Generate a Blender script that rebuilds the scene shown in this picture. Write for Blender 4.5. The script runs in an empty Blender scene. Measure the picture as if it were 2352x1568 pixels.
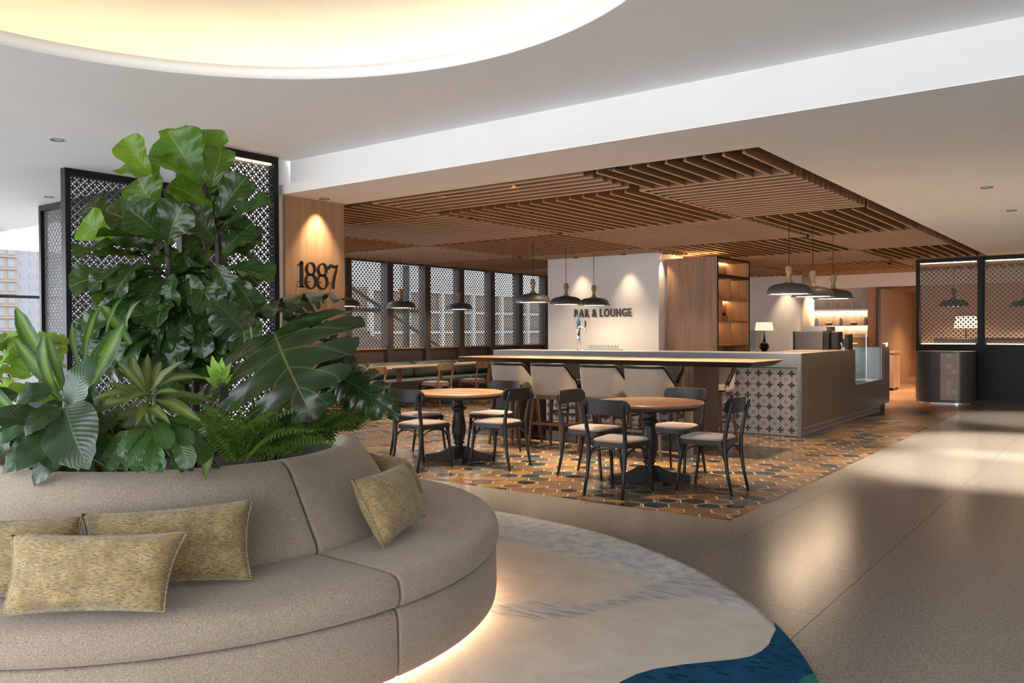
import bpy, bmesh, math, random
from mathutils import Vector, Matrix
random.seed(7)
R = math.radians
scene = bpy.context.scene
COL = scene.collection

# ------------------------------------------------------------------ camera
F_PX, CAM_H = 1921.16, 1.40
YAW, PITCH, ROLL = -0.644335783, -0.01217282, -0.00485491
def cam_axes():
    right = Vector((math.cos(YAW), -math.sin(YAW), 0)); fwd = Vector((math.sin(YAW), math.cos(YAW), 0)); up = Vector((0, 0, 1))
    f2 = fwd*math.cos(PITCH) + up*math.sin(PITCH); u2 = up*math.cos(PITCH) - fwd*math.sin(PITCH)
    return right*math.cos(ROLL) + u2*math.sin(ROLL), u2*math.cos(ROLL) - right*math.sin(ROLL), f2
AX = cam_axes()
cd = bpy.data.cameras.new('camera'); cam = bpy.data.objects.new('camera', cd); COL.objects.link(cam)
cd.sensor_width = 36; cd.lens = 36*F_PX/2352; cd.clip_start = .05; cd.clip_end = 400
cam.matrix_world = Matrix(((AX[0].x, AX[1].x, -AX[2].x, 0), (AX[0].y, AX[1].y, -AX[2].y, 0), (AX[0].z, AX[1].z, -AX[2].z, CAM_H), (0, 0, 0, 1)))
scene.camera = cam

# ------------------------------------------------------------------ world, exposure
w = bpy.data.worlds.new('world'); scene.world = w; w.use_nodes = True
w.node_tree.nodes['Background'].inputs[0].default_value = (.90, .955, 1, 1)
w.node_tree.nodes['Background'].inputs[1].default_value = 4.4
vs = scene.view_settings
vs.view_transform = 'Standard'; vs.look = 'None'; vs.exposure = 1.05; vs.gamma = 1; vs.use_curve_mapping = False
scene.cycles.use_denoising = True
scene.cycles.max_bounces = 7; scene.cycles.diffuse_bounces = 4; scene.cycles.glossy_bounces = 3
scene.cycles.transmission_bounces = 4; scene.cycles.transparent_max_bounces = 6
scene.cycles.sample_clamp_indirect = 4; scene.cycles.caustics_reflective = False; scene.cycles.caustics_refractive = False

# points of the place from the surveyed camera
def ray(x, y): return AX[0]*((x-1176)/F_PX) - AX[1]*((y-784)/F_PX) + AX[2]
CAM = Vector((0, 0, CAM_H))
def atz(x, y, z): d = ray(x, y); return CAM + d*((z-CAM_H)/d.z)
def aty(x, y, Y): d = ray(x, y); return CAM + d*(Y/d.y)
def atx(x, y, X): d = ray(x, y); return CAM + d*(X/d.x)
def atd(x, y, dep): return CAM + ray(x, y)*dep

# ------------------------------------------------------------------ mesh helpers
class MB:
    def __init__(s): s.v = []; s.f = []; s.m = []
    def add(s, vs_, fs, mi=0):
        o = len(s.v); s.v += [tuple(p) for p in vs_]
        for f in fs: s.f.append(tuple(i+o for i in f)); s.m.append(mi)
        return s
    def box(s, x0, x1, y0, y1, z0, z1, mi=0):
        v = [(x, y, z) for z in (z0, z1) for y in (y0, y1) for x in (x0, x1)]
        return s.add(v, [(0, 2, 3, 1), (4, 5, 7, 6), (0, 1, 5, 4), (2, 6, 7, 3), (0, 4, 6, 2), (1, 3, 7, 5)], mi)
    def hexa(s, v, mi=0):
        return s.add(v, [(0, 3, 2, 1), (4, 5, 6, 7), (0, 1, 5, 4), (1, 2, 6, 5), (2, 3, 7, 6), (3, 0, 4, 7)], mi)
    def bar(s, a, b, wx, wy, mi=0, up=(0, 0, 1), wx2=None, wy2=None):
        a = Vector(a); b = Vector(b); d = (b-a).normalized(); u = Vector(up)
        if abs(d.dot(u)) > .95: u = Vector((1, 0, 0))
        x = d.cross(u).normalized(); y = x.cross(d)
        wx2 = wx if wx2 is None else wx2; wy2 = wy if wy2 is None else wy2
        v = [a + x*sx*wx/2 + y*sy*wy/2 for sx, sy in ((-1, -1), (1, -1), (1, 1), (-1, 1))] + [b + x*sx*wx2/2 + y*sy*wy2/2 for sx, sy in ((-1, -1), (1, -1), (1, 1), (-1, 1))]
        return s.hexa(v, mi)
    def tube(s, pts, rad, seg=8, mi=0, cap=True, closed=False, flat=1.0, fup=(0, 0, 1)):
        pts = [Vector(p) for p in pts]; n = len(pts)
        if not isinstance(rad, (list, tuple)): rad = [rad]*n
        vv = []; x = None
        for i, p in enumerate(pts):
            if closed: d = pts[(i+1) % n]-pts[i-1]
            else: d = pts[min(i+1, n-1)]-pts[max(i-1, 0)]
            d.normalize()
            if x is None:
                u = Vector(fup)
                if abs(d.dot(u)) > .95: u = Vector((1, 0, 0)) if abs(d.x) < .9 else Vector((0, 1, 0))
                x = d.cross(u).normalized()
            else:
                x = (x - d*x.dot(d)).normalized()
            y = x.cross(d)
            for k in range(seg):
                a = 2*math.pi*k/seg; vv.append(p + x*math.cos(a)*rad[i] + y*math.sin(a)*rad[i]*flat)
        fs = []
        for i in range(n if closed else n-1):
            j = (i+1) % n
            for k in range(seg):
                k2 = (k+1) % seg; fs.append((i*seg+k, i*seg+k2, j*seg+k2, j*seg+k))
        if cap and not closed: fs.append(tuple(range(seg))[::-1]); fs.append(tuple((n-1)*seg+k for k in range(seg)))
        return s.add(vv, fs, mi)
    def lathe(s, prof, seg=24, c=(0, 0, 0), mi=0, a0=0, a1=2*math.pi, cap=True):
        full = abs(a1-a0-2*math.pi) < 1e-6; n = seg if full else seg+1
        vv = []
        for r, z in prof:
            for k in range(n):
                a = a0+(a1-a0)*k/seg; vv.append((c[0]+r*math.cos(a), c[1]+r*math.sin(a), c[2]+z))
        fs = []
        for i in range(len(prof)-1):
            for k in range(seg):
                k2 = (k+1) % n; fs.append((i*n+k, i*n+k2, (i+1)*n+k2, (i+1)*n+k))
        if full and cap:
            if prof[0][0] > 1e-4: fs.append(tuple(range(n))[::-1])
            if prof[-1][0] > 1e-4: fs.append(tuple((len(prof)-1)*n+k for k in range(n)))
        if not full:
            fs.append(tuple(i*n for i in range(len(prof)))); fs.append(tuple(i*n+seg for i in range(len(prof)))[::-1])
        return s.add(vv, fs, mi)
    def prism(s, poly, z0, z1, mi=0, mside=None):
        n = len(poly); v = [(x, y, z0) for x, y in poly] + [(x, y, z1) for x, y in poly]
        s.add(v, [tuple(range(n))[::-1], tuple(range(n, 2*n))], mi)
        return s.add(v, [(i, (i+1) % n, n+(i+1) % n, n+i) for i in range(n)], mi if mside is None else mside)
    def mesh(s, name, mats, smooth=False):
        me = bpy.data.meshes.new(name); me.from_pydata(s.v, [], s.f); me.update()
        for m in (mats if isinstance(mats, (list, tuple)) else [mats]): me.materials.append(m)
        if any(s.m): me.polygons.foreach_set('material_index', s.m)
        if smooth: me.polygons.foreach_set('use_smooth', [True]*len(s.f))
        return me
    def build(s, name, mats, parent=None, smooth=False, bevel=0, subsurf=0, auto=None, seg=2):
        o = link(bpy.data.objects.new(name, s.mesh(name, mats, smooth)), parent)
        if bevel:
            b = o.modifiers.new('bevel', 'BEVEL'); b.width = bevel; b.segments = seg; b.limit_method = 'ANGLE'; b.angle_limit = R(35)
            b.harden_normals = False
        if subsurf:
            m = o.modifiers.new('sub', 'SUBSURF'); m.levels = subsurf; m.render_levels = subsurf
        return o
def link(o, parent=None):
    COL.objects.link(o)
    if parent is not None: o.parent = parent
    return o
def tag(o, label=None, cat=None, group=None, kind=None):
    if label: o['label'] = label
    if cat: o['category'] = cat
    if group: o['group'] = group
    if kind: o['kind'] = kind
    return o
def thing(name, label, cat, loc=(0, 0, 0), rotz=0, group=None):
    o = link(bpy.data.objects.new(name, None)); o.location = loc; o.rotation_euler = (0, 0, rotz); o.empty_display_size = .1
    return tag(o, label, cat, group)
def inst(me, name, parent=None, mat=None, loc=None, rz=0, sc=None, src=None):
    o = bpy.data.objects.new(name, me); link(o, parent)
    if mat is not None: o.matrix_local = mat
    if loc is not None: o.location = loc
    if rz: o.rotation_euler = (0, 0, rz)
    if sc is not None: o.scale = sc
    if src is not None:
        for m in src.modifiers:
            pass
    return o
def copy_tree(o, loc, rotz, label, parent=None):
    c = o.copy(); COL.objects.link(c); c.parent = parent
    if parent is None:
        c.location = loc; c.rotation_euler = (0, 0, rotz); c['label'] = label
    for ch in [k for k in KIDS.get(o.name, [])]:
        d = copy_tree(ch, None, 0, None, c); KIDS.setdefault(c.name, []).append(d)
    return c
KIDS = {}
def kids(root):
    for ch in root.children_recursive:
        KIDS.setdefault(ch.parent.name, []).append(ch)
    return root
def struct(o): o['kind'] = 'structure'; return o

# ------------------------------------------------------------------ materials
def nt(name):
    m = bpy.data.materials.new(name); m.use_nodes = True; t = m.node_tree
    return m, t, t.nodes['Principled BSDF']
def N(t, typ, **kw):
    n = t.nodes.new(typ)
    for k, v in kw.items():
        if k.startswith('i_'): n.inputs[int(k[2:]) if k[2:].isdigit() else k[2:]].default_value = v
        else: setattr(n, k, v)
    return n
def coords(t, scale=(1, 1, 1), kind='Object', rot=(0, 0, 0)):
    c = N(t, 'ShaderNodeTexCoord'); mp = N(t, 'ShaderNodeMapping'); mp.inputs['Scale'].default_value = scale; mp.inputs['Rotation'].default_value = rot
    t.links.new(c.outputs[kind], mp.inputs[0]); return mp.outputs[0]
def ramp(t, fac, stops):
    r = N(t, 'ShaderNodeValToRGB'); t.links.new(fac, r.inputs[0])
    el = r.color_ramp.elements
    el[0].position = stops[0][0]; el[0].color = tuple(stops[0][1])+(1,); el[1].position = stops[-1][0]; el[1].color = tuple(stops[-1][1])+(1,)
    for p, c in stops[1:-1]: e = el.new(p); e.color = tuple(c)+(1,)
    return r.outputs[0]
def noise(t, vec, scale, detail=3, rough=.5, dist=0):
    n = N(t, 'ShaderNodeTexNoise'); n.inputs['Scale'].default_value = scale; n.inputs['Detail'].default_value = detail; n.inputs['Roughness'].default_value = rough; n.inputs['Distortion'].default_value = dist
    t.links.new(vec, n.inputs['Vector']); return n.outputs['Fac']
def bump(t, b, h, strength, dist=.01):
    n = N(t, 'ShaderNodeBump'); n.inputs['Strength'].default_value = strength; n.inputs['Distance'].default_value = dist
    t.links.new(h, n.inputs['Height']); t.links.new(n.outputs[0], b.inputs['Normal'])
def mixc(t, fac, a, b, typ='MIX'):
    n = N(t, 'ShaderNodeMix', data_type='RGBA', blend_type=typ)
    if hasattr(fac, 'links') or hasattr(fac, 'is_linked'): t.links.new(fac, n.inputs[0])
    else: n.inputs[0].default_value = fac
    for v, i in ((a, 6), (b, 7)):
        if isinstance(v, (tuple, list)): n.inputs[i].default_value = tuple(v)+(1,) if len(v) == 3 else v
        else: t.links.new(v, n.inputs[i])
    return n.outputs[2]
def math_(t, op, a, b=None, c=None):
    n = N(t, 'ShaderNodeMath', operation=op)
    for i, v in enumerate((a, b, c)):
        if v is None: continue
        if isinstance(v, (int, float)): n.inputs[i].default_value = v
        else: t.links.new(v, n.inputs[i])
    return n.outputs[0]
def sh(c, k): return tuple(min(1, x*k) for x in c)

def paint(name, col, rough=.6, var=.04, scale=3, metal=0, spec=.5, bmp=0, bscale=60, coat=0):
    m, t, b = nt(name); v = coords(t)
    c = ramp(t, noise(t, v, scale, 4), [(.3, sh(col, 1-var)), (.7, sh(col, 1+var))]); t.links.new(c, b.inputs['Base Color'])
    b.inputs['Roughness'].default_value = rough; b.inputs['Metallic'].default_value = metal; b.inputs['Specular IOR Level'].default_value = spec
    if coat: b.inputs['Coat Weight'].default_value = coat; b.inputs['Coat Roughness'].default_value = .15
    if bmp: bump(t, b, noise(t, v, bscale, 2), bmp, .002)
    return m
def wood(name, c1, c2, axis=2, scale=1, rough=.45, knots=True, spec=.4):
    m, t, b = nt(name); sc = [14*scale]*3; sc[axis] = .9*scale
    v = coords(t, sc); n1 = noise(t, v, 1, 6, .62, .6)
    sc2 = [70*scale]*3; sc2[axis] = 2.0*scale
    n2 = noise(t, coords(t, sc2), 1, 3, .6)
    f = math_(t, 'ADD', math_(t, 'MULTIPLY', n1, .75), math_(t, 'MULTIPLY', n2, .3))
    mid = tuple((a+b_)/2 for a, b_ in zip(c1, c2))
    c = ramp(t, f, [(.32, c1), (.5, mid), (.72, c2)]); t.links.new(c, b.inputs['Base Color'])
    b.inputs['Roughness'].default_value = rough; b.inputs['Specular IOR Level'].default_value = spec
    bump(t, b, n2, .12, .002); return m
def emit(name, col, strength):
    m, t, b = nt(name); b.inputs['Base Color'].default_value = tuple(col)+(1,)
    b.inputs['Emission Color'].default_value = tuple(col)+(1,); b.inputs['Emission Strength'].default_value = strength; return m
def fabric(name, c1, c2, scale=260, bmp=.35, rough=.9, big=.08):
    m, t, b = nt(name); v = coords(t)
    n = noise(t, v, scale, 2, .7); n2 = noise(t, coords(t, (1, 1, 3.2)), scale*.55, 1, .5)
    f = math_(t, 'ADD', math_(t, 'MULTIPLY', n, .55), math_(t, 'MULTIPLY', n2, .45))
    c = ramp(t, f, [(.36, c1), (.64, c2)])
    c = mixc(t, big, c, ramp(t, noise(t, v, 3, 3), [(.3, (0, 0, 0)), (.7, (1, 1, 1))]), 'OVERLAY'); t.links.new(c, b.inputs['Base Color'])
    b.inputs['Roughness'].default_value = rough; b.inputs['Specular IOR Level'].default_value = .2; b.inputs['Sheen Weight'].default_value = .25
    bump(t, b, f, bmp, .003); return m

MT = {}
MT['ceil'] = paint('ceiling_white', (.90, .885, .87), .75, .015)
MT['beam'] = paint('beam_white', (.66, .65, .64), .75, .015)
MT['white'] = paint('wall_white', (.86, .84, .82), .7, .015)
MT['oak'] = wood('oak_panel', (.26, .145, .075), (.43, .265, .155), 2, .8)
MT['oak_dark'] = wood('oak_weathered', (.235, .135, .085), (.43, .275, .19), 2, .8)
MT['oak_slat'] = wood('oak_slat', (.235, .118, .054), (.37, .205, .105), 0, .8, .5)  # slat sides: gloom between the blades painted in as deeper brown
MT['oak_slat_shaded_y'] = wood('oak_slat_shaded_lengthwise', (.19, .094, .042), (.31, .17, .084), 1, .8, .5)  # same painted-in gloom for slats running along y
MT['oak_lit_edge'] = wood('oak_slat_lit_edge', (.54, .315, .165), (.70, .45, .265), 0, .8, .5)  # slat undersides: light from below painted in as paler oak
MT['oak_top'] = wood('oak_tabletop', (.26, .155, .092), (.42, .28, .18), 0, .8, .3)
MT['walnut'] = wood('walnut_tabletop', (.13, .07, .04), (.27, .16, .10), 0, .9, .32)
MT['oak_door'] = wood('oak_door', (.36, .18, .075), (.52, .28, .13), 2, .6, .45)
MT['plenum'] = paint('plenum_dark', (.055, .04, .03), .9)
MT['black'] = paint('black_metal', (.008, .008, .009), .45, .1, spec=.22)
MT['blackw'] = wood('black_stained_wood', (.009, .0085, .0085), (.024, .022, .0215), 2, 1.2, .40, spec=.3)
MT['brownm'] = paint('bronze_frame', (.055, .040, .032), .5, .1)
MT['darkwood'] = wood('dark_stool_wood', (.055, .03, .02), (.12, .07, .048), 2, 1.2, .4)
MT['chairwood'] = wood('brown_chair_wood', (.13, .07, .04), (.26, .15, .09), 2, 1.2, .4)
MT['seatfab'] = fabric('taupe_seat_fabric', (.20, .16, .145), (.36, .295, .265), 300, .25)
MT['stoolfab'] = fabric('cream_linen', (.255, .22, .19), (.375, .325, .28), 300, .25)
MT['sofa'] = fabric('taupe_weave', (.165, .126, .098), (.42, .34, .275), 330, .4)
MT['green'] = paint('green_leather', (.052, .068, .062), .42, .15, 6, bmp=.1)
MT['stone'] = paint('grey_stone', (.20, .215, .24), .42, .12, 90)
MT['stonew'] = paint('brown_stone', (.165, .122, .088), .30, .10, 14)
MT['brass'] = paint('pale_wood_turned', (.34, .22, .13), .5, .2, 20)
MT['shade'] = paint('grey_enamel', (.085, .082, .080), .45, .06)
MT['glow'] = emit('lamp_diffuser', (1, .74, .48), 9)
MT['led'] = emit('led_strip_warm', (1, .56, .24), 7)
MT['ledsofa'] = emit('led_strip_sofa', (1, .66, .40), 55)
MT['spotdisc'] = emit('downlight_lens', (1, .8, .58), 6)
MT['chrome'] = paint('chrome', (.75, .75, .76), .12, .02, metal=1)
MT['grout'] = paint('grout_pale', (.47, .34, .235), .6, .1)
MT['dgrout'] = paint('floor_joint', (.10, .085, .07), .8, .1)
MT['soil'] = paint('dark_soil', (.02, .015, .012), .95, .3, 40, bmp=.8)
MT['trunk'] = paint('dark_bark', (.035, .026, .020), .8, .3, 30, bmp=.8)
MT['stem'] = paint('green_stem', (.10, .15, .05), .5, .2, 10)
MT['dial'] = paint('dark_lettering', (.012, .011, .011), .5, .05)
MT['grey_l'] = paint('grey_lettering', (.055, .052, .052), .5, .05)

def terrazzo():
    m, t, b = nt('terrazzo'); v = N(t, 'ShaderNodeNewGeometry').outputs['Position']
    n = noise(t, v, 130, 2, .7); n3 = noise(t, v, 50, 2, .6)
    f = math_(t, 'ADD', math_(t, 'MULTIPLY', n, .7), math_(t, 'MULTIPLY', n3, .3))
    c = ramp(t, f, [(.36, (.105, .097, .088)), (.48, (.21, .195, .178)), (.56, (.25, .234, .215)), (.66, (.37, .35, .325))])
    t.links.new(c, b.inputs['Base Color']); b.inputs['Roughness'].default_value = .21
    b.inputs['Specular IOR Level'].default_value = .55; return m
MT['terrazzo'] = terrazzo()
def hexmat(name, c, var=.25):
    m, t, b = nt(name); v = coords(t, kind='Object')
    g = N(t, 'ShaderNodeNewGeometry'); n = noise(t, g.outputs['Position'], 7, 5, .65)
    cc = ramp(t, n, [(.28, sh(c, 1-var)), (.72, sh(c, 1+var))]); t.links.new(cc, b.inputs['Base Color'])
    b.inputs['Roughness'].default_value = .24; b.inputs['Specular IOR Level'].default_value = .5; return m
HEXC = [hexmat('tile_brown', (.155, .105, .068)), hexmat('tile_umber', (.115, .075, .048)), hexmat('tile_ochre', (.225, .14, .06)), hexmat('tile_teal', (.018, .037, .054)),
        hexmat('tile_slate', (.06, .068, .075)), hexmat('tile_sand', (.38, .27, .18)), hexmat('tile_black', (.025, .018, .014)), hexmat('tile_terracotta', (.19, .11, .065))]
# ------------------------------------------------------------------ floor
fl = struct(MB().box(-16, 5, -6, 32, -.25, -.004).build('floor', MT['dgrout']))
tile_me = MB().box(-.4485, .4485, -.4485, .4485, -.02, 0).mesh('floor_tile', MT['terrazzo'])
X0, Y0, TP = -1.26, 4.17, .9
MATX, MATY, MATYE = -2.405, 5.862, 15.62
cut = 0
big = MB()
for i in range(-17, 7):
    for j in range(-12, 17):
        cx, cy = X0+(i+.5)*TP, Y0+(j+.5)*TP
        x0, x1, y0, y1 = cx-.4485, cx+.4485, cy-.4485, cy+.4485
        if x1 > 4.9 or x0 < -15.9: continue
        if x1 <= MATX-.01 and y0 >= MATY: continue
        inview = (cy > .6 and (cx*.8+cy*.6)*-1 < .66*(-cx*.6+cy*.8) and (cx*.8+cy*.6) < .66*(-cx*.6+cy*.8))
        if x0 < MATX and y1 > MATY:
            # tiles trimmed along the edge of the tiled mat
            if y0 < MATY-.01: MB().box(x0, x1, y0, MATY-.004, -.02, 0).build('floor_tile', MT['terrazzo'], fl)
            if x1 > MATX+.01: MB().box(MATX+.004, x1, max(y0, MATY-.004), y1, -.02, 0).build('floor_tile', MT['terrazzo'], fl)
            continue
        if inview and cy < 19: inst(tile_me, 'floor_tile', fl, loc=(cx, cy, 0))
        else: big.box(x0, x1, y0, y1, -.02, 0)
o = big.build('floor_tile_field', MT['terrazzo'], fl); o['kind'] = 'stuff'
MT['plank'] = wood('red_oak_floor', (.22, .11, .055), (.40, .22, .12), 0, .5, .32)
MB().box(-12.6, MATX-.004, MATYE+.004, 31.9, -.02, 0).build('wood_floor_field', MT['plank'], fl)

# hexagonal tiles
HS = .207; DX = HS*math.sqrt(3)/2
def clip(poly, a, b, c):           # keep a*x+b*y<=c
    out = []
    for i in range(len(poly)):
        p, q = poly[i-1], poly[i]; dp, dq = a*p[0]+b*p[1]-c, a*q[0]+b*q[1]-c
        if (dp <= 0) != (dq <= 0): s_ = dp/(dp-dq); out.append((p[0]+(q[0]-p[0])*s_, p[1]+(q[1]-p[1])*s_))
        if dq <= 0: out.append(q)
    return out
def hexpoly(r, cx=0, cy=0): return [(cx+r*math.cos(R(60*k)), cy+r*math.sin(R(60*k))) for k in range(6)]
RH = HS/math.sqrt(3)
# ring radii, colours from the outside in (index into HEXC)
HV = [([.955], [0]), ([.955], [1]), ([.955], [2]), ([.955], [0]), ([.955, .86, .78], [1, 5, 6]), ([.955, .90, .83], [6, 5, 3]), ([.955, .88, .80], [0, 5, 1]), ([.955], [7]), ([.955, .87], [5, 4]),
      ([.955, .80, .72], [1, 5, 6]), ([.955, .90, .84], [6, 5, 2]), ([.955, .90], [3, 2]), ([.955, .90], [5, 3]), ([.955, .88], [5, 0]), ([.955], [4]), ([.955, .9, .82], [7, 5, 1])]
HWT = [16, 12, 5, 8, 7, 4, 8, 5, 5, 5, 5, 5, 6, 7, 3, 5]
def hexparts(mb, vi, cx, cy, clipf=None):
    rr, cc = HV[vi]
    polys = [hexpoly(RH*r, cx, cy) for r in rr]
    if clipf: polys = [clipf(p) for p in polys]
    if len(polys[0]) < 3: return
    mb.prism(polys[0], -.012, 0, cc[0])
    for p, c_ in zip(polys[1:], cc[1:]):
        if len(p) >= 3: k = .0006*(1+rr.index(rr[1])+polys.index(p)*.6); mb.prism(p, -.002, k, c_)
HM = []
for vi in range(len(HV)):
    mb = MB(); hexparts(mb, vi, 0, 0); HM.append(mb.mesh('hex_tile', HEXC))
mat_floor = MB().box(-12.25, MATX, MATY, MATYE, -.03, -.0025).build('tile_bed', MT['grout'], fl)
rnd = random.Random(3); cand = []; rest = MB(); edge = []
ni = int((MATX+12.3)/(1.5*RH))+2
for i in range(ni):
    cx = MATX+.02-i*1.5*RH
    for j in range(int((MATYE-MATY)/HS)+3):
        cy = MATY-.03+j*HS+(HS/2 if i % 2 else 0)
        if cy-HS/2 > MATYE or cx < -12.2: continue
        vi = rnd.choices(range(len(HV)), HWT)[0]
        whole = cx+RH < MATX and cy-HS/2 > MATY and cy+HS/2 < MATYE
        if not whole:
            cf = lambda p: clip(clip(clip(p, 1, 0, MATX-.003), 0, -1, -(MATY+.003)), 0, 1, MATYE)
            if cy < 7.6 or (cx > MATX-.2 and cy < 9): edge.append((cx, cy, vi, cf))
            else: hexparts(rest, vi, cx, cy, cf)
        else: cand.append((math.hypot(cx, cy), cx, cy, vi))
cand.sort()
nshow = 0
for d, cx, cy, vi in cand:
    if nshow < 300-len(edge) and (cx > -5.2 or cy > 6.2): inst(HM[vi], 'hex_tile', mat_floor, loc=(cx, cy, 0)); nshow += 1
    else: hexparts(rest, vi, cx, cy)
for cx, cy, vi, cf in edge:
    mb = MB(); hexparts(mb, vi, cx, cy, cf)
    if mb.v: mb.build('hex_tile', HEXC, mat_floor)
o = rest.build('hex_tile_field', HEXC, mat_floor); o['kind'] = 'stuff'

# ------------------------------------------------------------------ ceilings
ZU, ZS = 3.18, 2.82
OC, OR = (-3.354, 2.032), 2.274
def holed(x0, x1, y0, y1, z, cx, cy, r, seg=128):
    mb = MB(); ang = [2*math.pi*k/seg for k in range(seg)] + [math.atan2(y-cy, x-cx) % (2*math.pi) for x in (x0, x1) for y in (y0, y1)]
    ang = sorted(ang); inn = []; out = []
    for a in ang:
        c, s_ = math.cos(a), math.sin(a); tx = ((x1 if c > 0 else x0)-cx)/c if abs(c) > 1e-9 else 1e9; ty = ((y1 if s_ > 0 else y0)-cy)/s_ if abs(s_) > 1e-9 else 1e9
        tt = min(tx, ty); inn.append((cx+r*c, cy+r*s_, z)); out.append((cx+tt*c, cy+tt*s_, z))
    n = len(ang); mb.add(inn+out, [(k, (k+1) % n, n+(k+1) % n, n+k) for k in range(n)]); return mb
ceil = holed(-15.6, 5, -6, 5.59, ZU, *OC, OR)
ceil.box(-15.6, -7.9, 5.59, 6.36, ZU, ZU+.05)
ceil_o = struct(ceil.build('ceiling', MT['ceil']))
# oval cove: thin white lip, ledge and the lit bowl above it
MT['cove'] = paint('cove_cream', (.92, .85, .72), .8, .02)
cv = MB(); cx, cy = OC
cv.lathe([(OR, 0), (OR-.012, 0), (OR-.012, .085), (OR, .085)], 128, (cx, cy, ZU), cap=False)
cv.build('cove_lip', MT['white'], ceil_o, True)
bowl = MB(); bowl.lathe([(OR, .085), (OR+.30, .085), (OR+.34, .12), (OR+.34, .25), (OR+.28, .36), (OR+.05, .46), (OR-.5, .52), (.02, .54)], 96, (cx, cy, ZU), cap=False)
bowl.build('cove_bowl', MT['cove'], ceil_o, True)
MT['ledcove'] = emit('led_strip_cove', (1, .79, .53), 1.9)
lc = MB(); lc.tube([(cx+(OR+.17)*math.cos(a), cy+(OR+.17)*math.sin(a), ZU+.115) for a in [2*math.pi*k/96 for k in range(96)]], .02, 6, closed=True)
lc.build('cove_led_strip', MT['ledcove'], ceil_o)
# beam: recessed fascia, proud lip and low soffit around the slatted field
VX, VY = -2.375, 6.358
bm_ = MB()
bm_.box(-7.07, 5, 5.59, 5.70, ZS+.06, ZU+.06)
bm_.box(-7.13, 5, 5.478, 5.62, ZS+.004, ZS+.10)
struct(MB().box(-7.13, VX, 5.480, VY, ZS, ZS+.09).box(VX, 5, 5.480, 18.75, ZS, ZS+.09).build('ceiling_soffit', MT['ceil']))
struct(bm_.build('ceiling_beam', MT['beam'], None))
struct(MB().box(-12.3, -7.9, 6.34, 6.40, ZS-.02, ZU+.06).build('trim_1', MT['white']))
# dark plenum with slatted oak panels
pl = struct(MB().box(-12.6, 4.9, VY, 24.2, ZS+.30, ZS+.34).box(-12.6, VX, VY-.02, VY+.01, ZS+.09, ZS+.3).box(VX-.005, VX+.02, VY, 18.75, ZS+.09, ZS+.3).build('ceiling_plenum', MT['plenum']))
cols = [(-4.06, -2.54), (-6.80, -4.06), (-9.54, -6.80), (-12.28, -9.54)]
rows = [(6.50, 7.60), (7.60, 10.32), (10.32, 13.03), (13.03, 15.75), (15.75, 18.47), (18.47, 21.19), (21.19, 23.9)]
SH, SW, SPC = .115, .024, .171
smesh = {}
back = MB()
for ci, (x0, x1) in enumerate(cols + [(-2.54, .2), (.2, 2.94)]):
    for ri, (y0, y1) in enumerate(rows):
        if ci > 3 and ri < 5: continue
        alongy = (ci+ri) % 2 == 0
        pan = None
        if ri < 5:
            pm = MB(); L_, W_ = (y1-y0, x1-x0) if alongy else (x1-x0, y1-y0)
            for k in (.2, .8):
                if alongy: pm.box(x0+.03, x1-.03, y0+k*(y1-y0)-.02, y0+k*(y1-y0)+.02, ZS+SH, ZS+SH+.04)
                else: pm.box(x0+k*(x1-x0)-.02, x0+k*(x1-x0)+.02, y0+.03, y1-.03, ZS+SH, ZS+SH+.04)
            pan = pm.build('slat_panel', MT['plenum'], pl)
        a0, a1 = (x0, x1) if alongy else (y0, y1)
        n = int(round((a1-a0)/SPC))
        for k in range(n):
            c_ = (a1-.012-k*SPC) if alongy else (a0+.012+k*SPC)
            if ri < 5:
                ln = (y1-y0) if alongy else (x1-x0); key = (alongy, round(ln, 2))
                if key not in smesh:
                    mb = MB(); h = ln/2-.006
                    bx_ = (-SW/2, SW/2, -h, h) if alongy else (-h, h, -SW/2, SW/2)
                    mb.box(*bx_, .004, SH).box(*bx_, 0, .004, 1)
                    smesh[key] = mb.mesh('slat', [MT['oak_slat_shaded_y'] if alongy else MT['oak_slat'], MT['oak_lit_edge']])
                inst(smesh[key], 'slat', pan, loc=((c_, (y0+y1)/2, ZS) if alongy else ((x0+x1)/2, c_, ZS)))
            else:
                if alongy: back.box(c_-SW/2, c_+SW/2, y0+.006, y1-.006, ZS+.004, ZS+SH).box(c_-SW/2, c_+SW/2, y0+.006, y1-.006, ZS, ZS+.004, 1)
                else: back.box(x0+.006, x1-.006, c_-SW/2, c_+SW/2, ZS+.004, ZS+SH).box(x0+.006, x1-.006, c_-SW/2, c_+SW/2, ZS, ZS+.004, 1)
o = back.build('slat_field', [MT['oak_slat'], MT['oak_lit_edge']], pl); o['kind'] = 'stuff'

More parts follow.
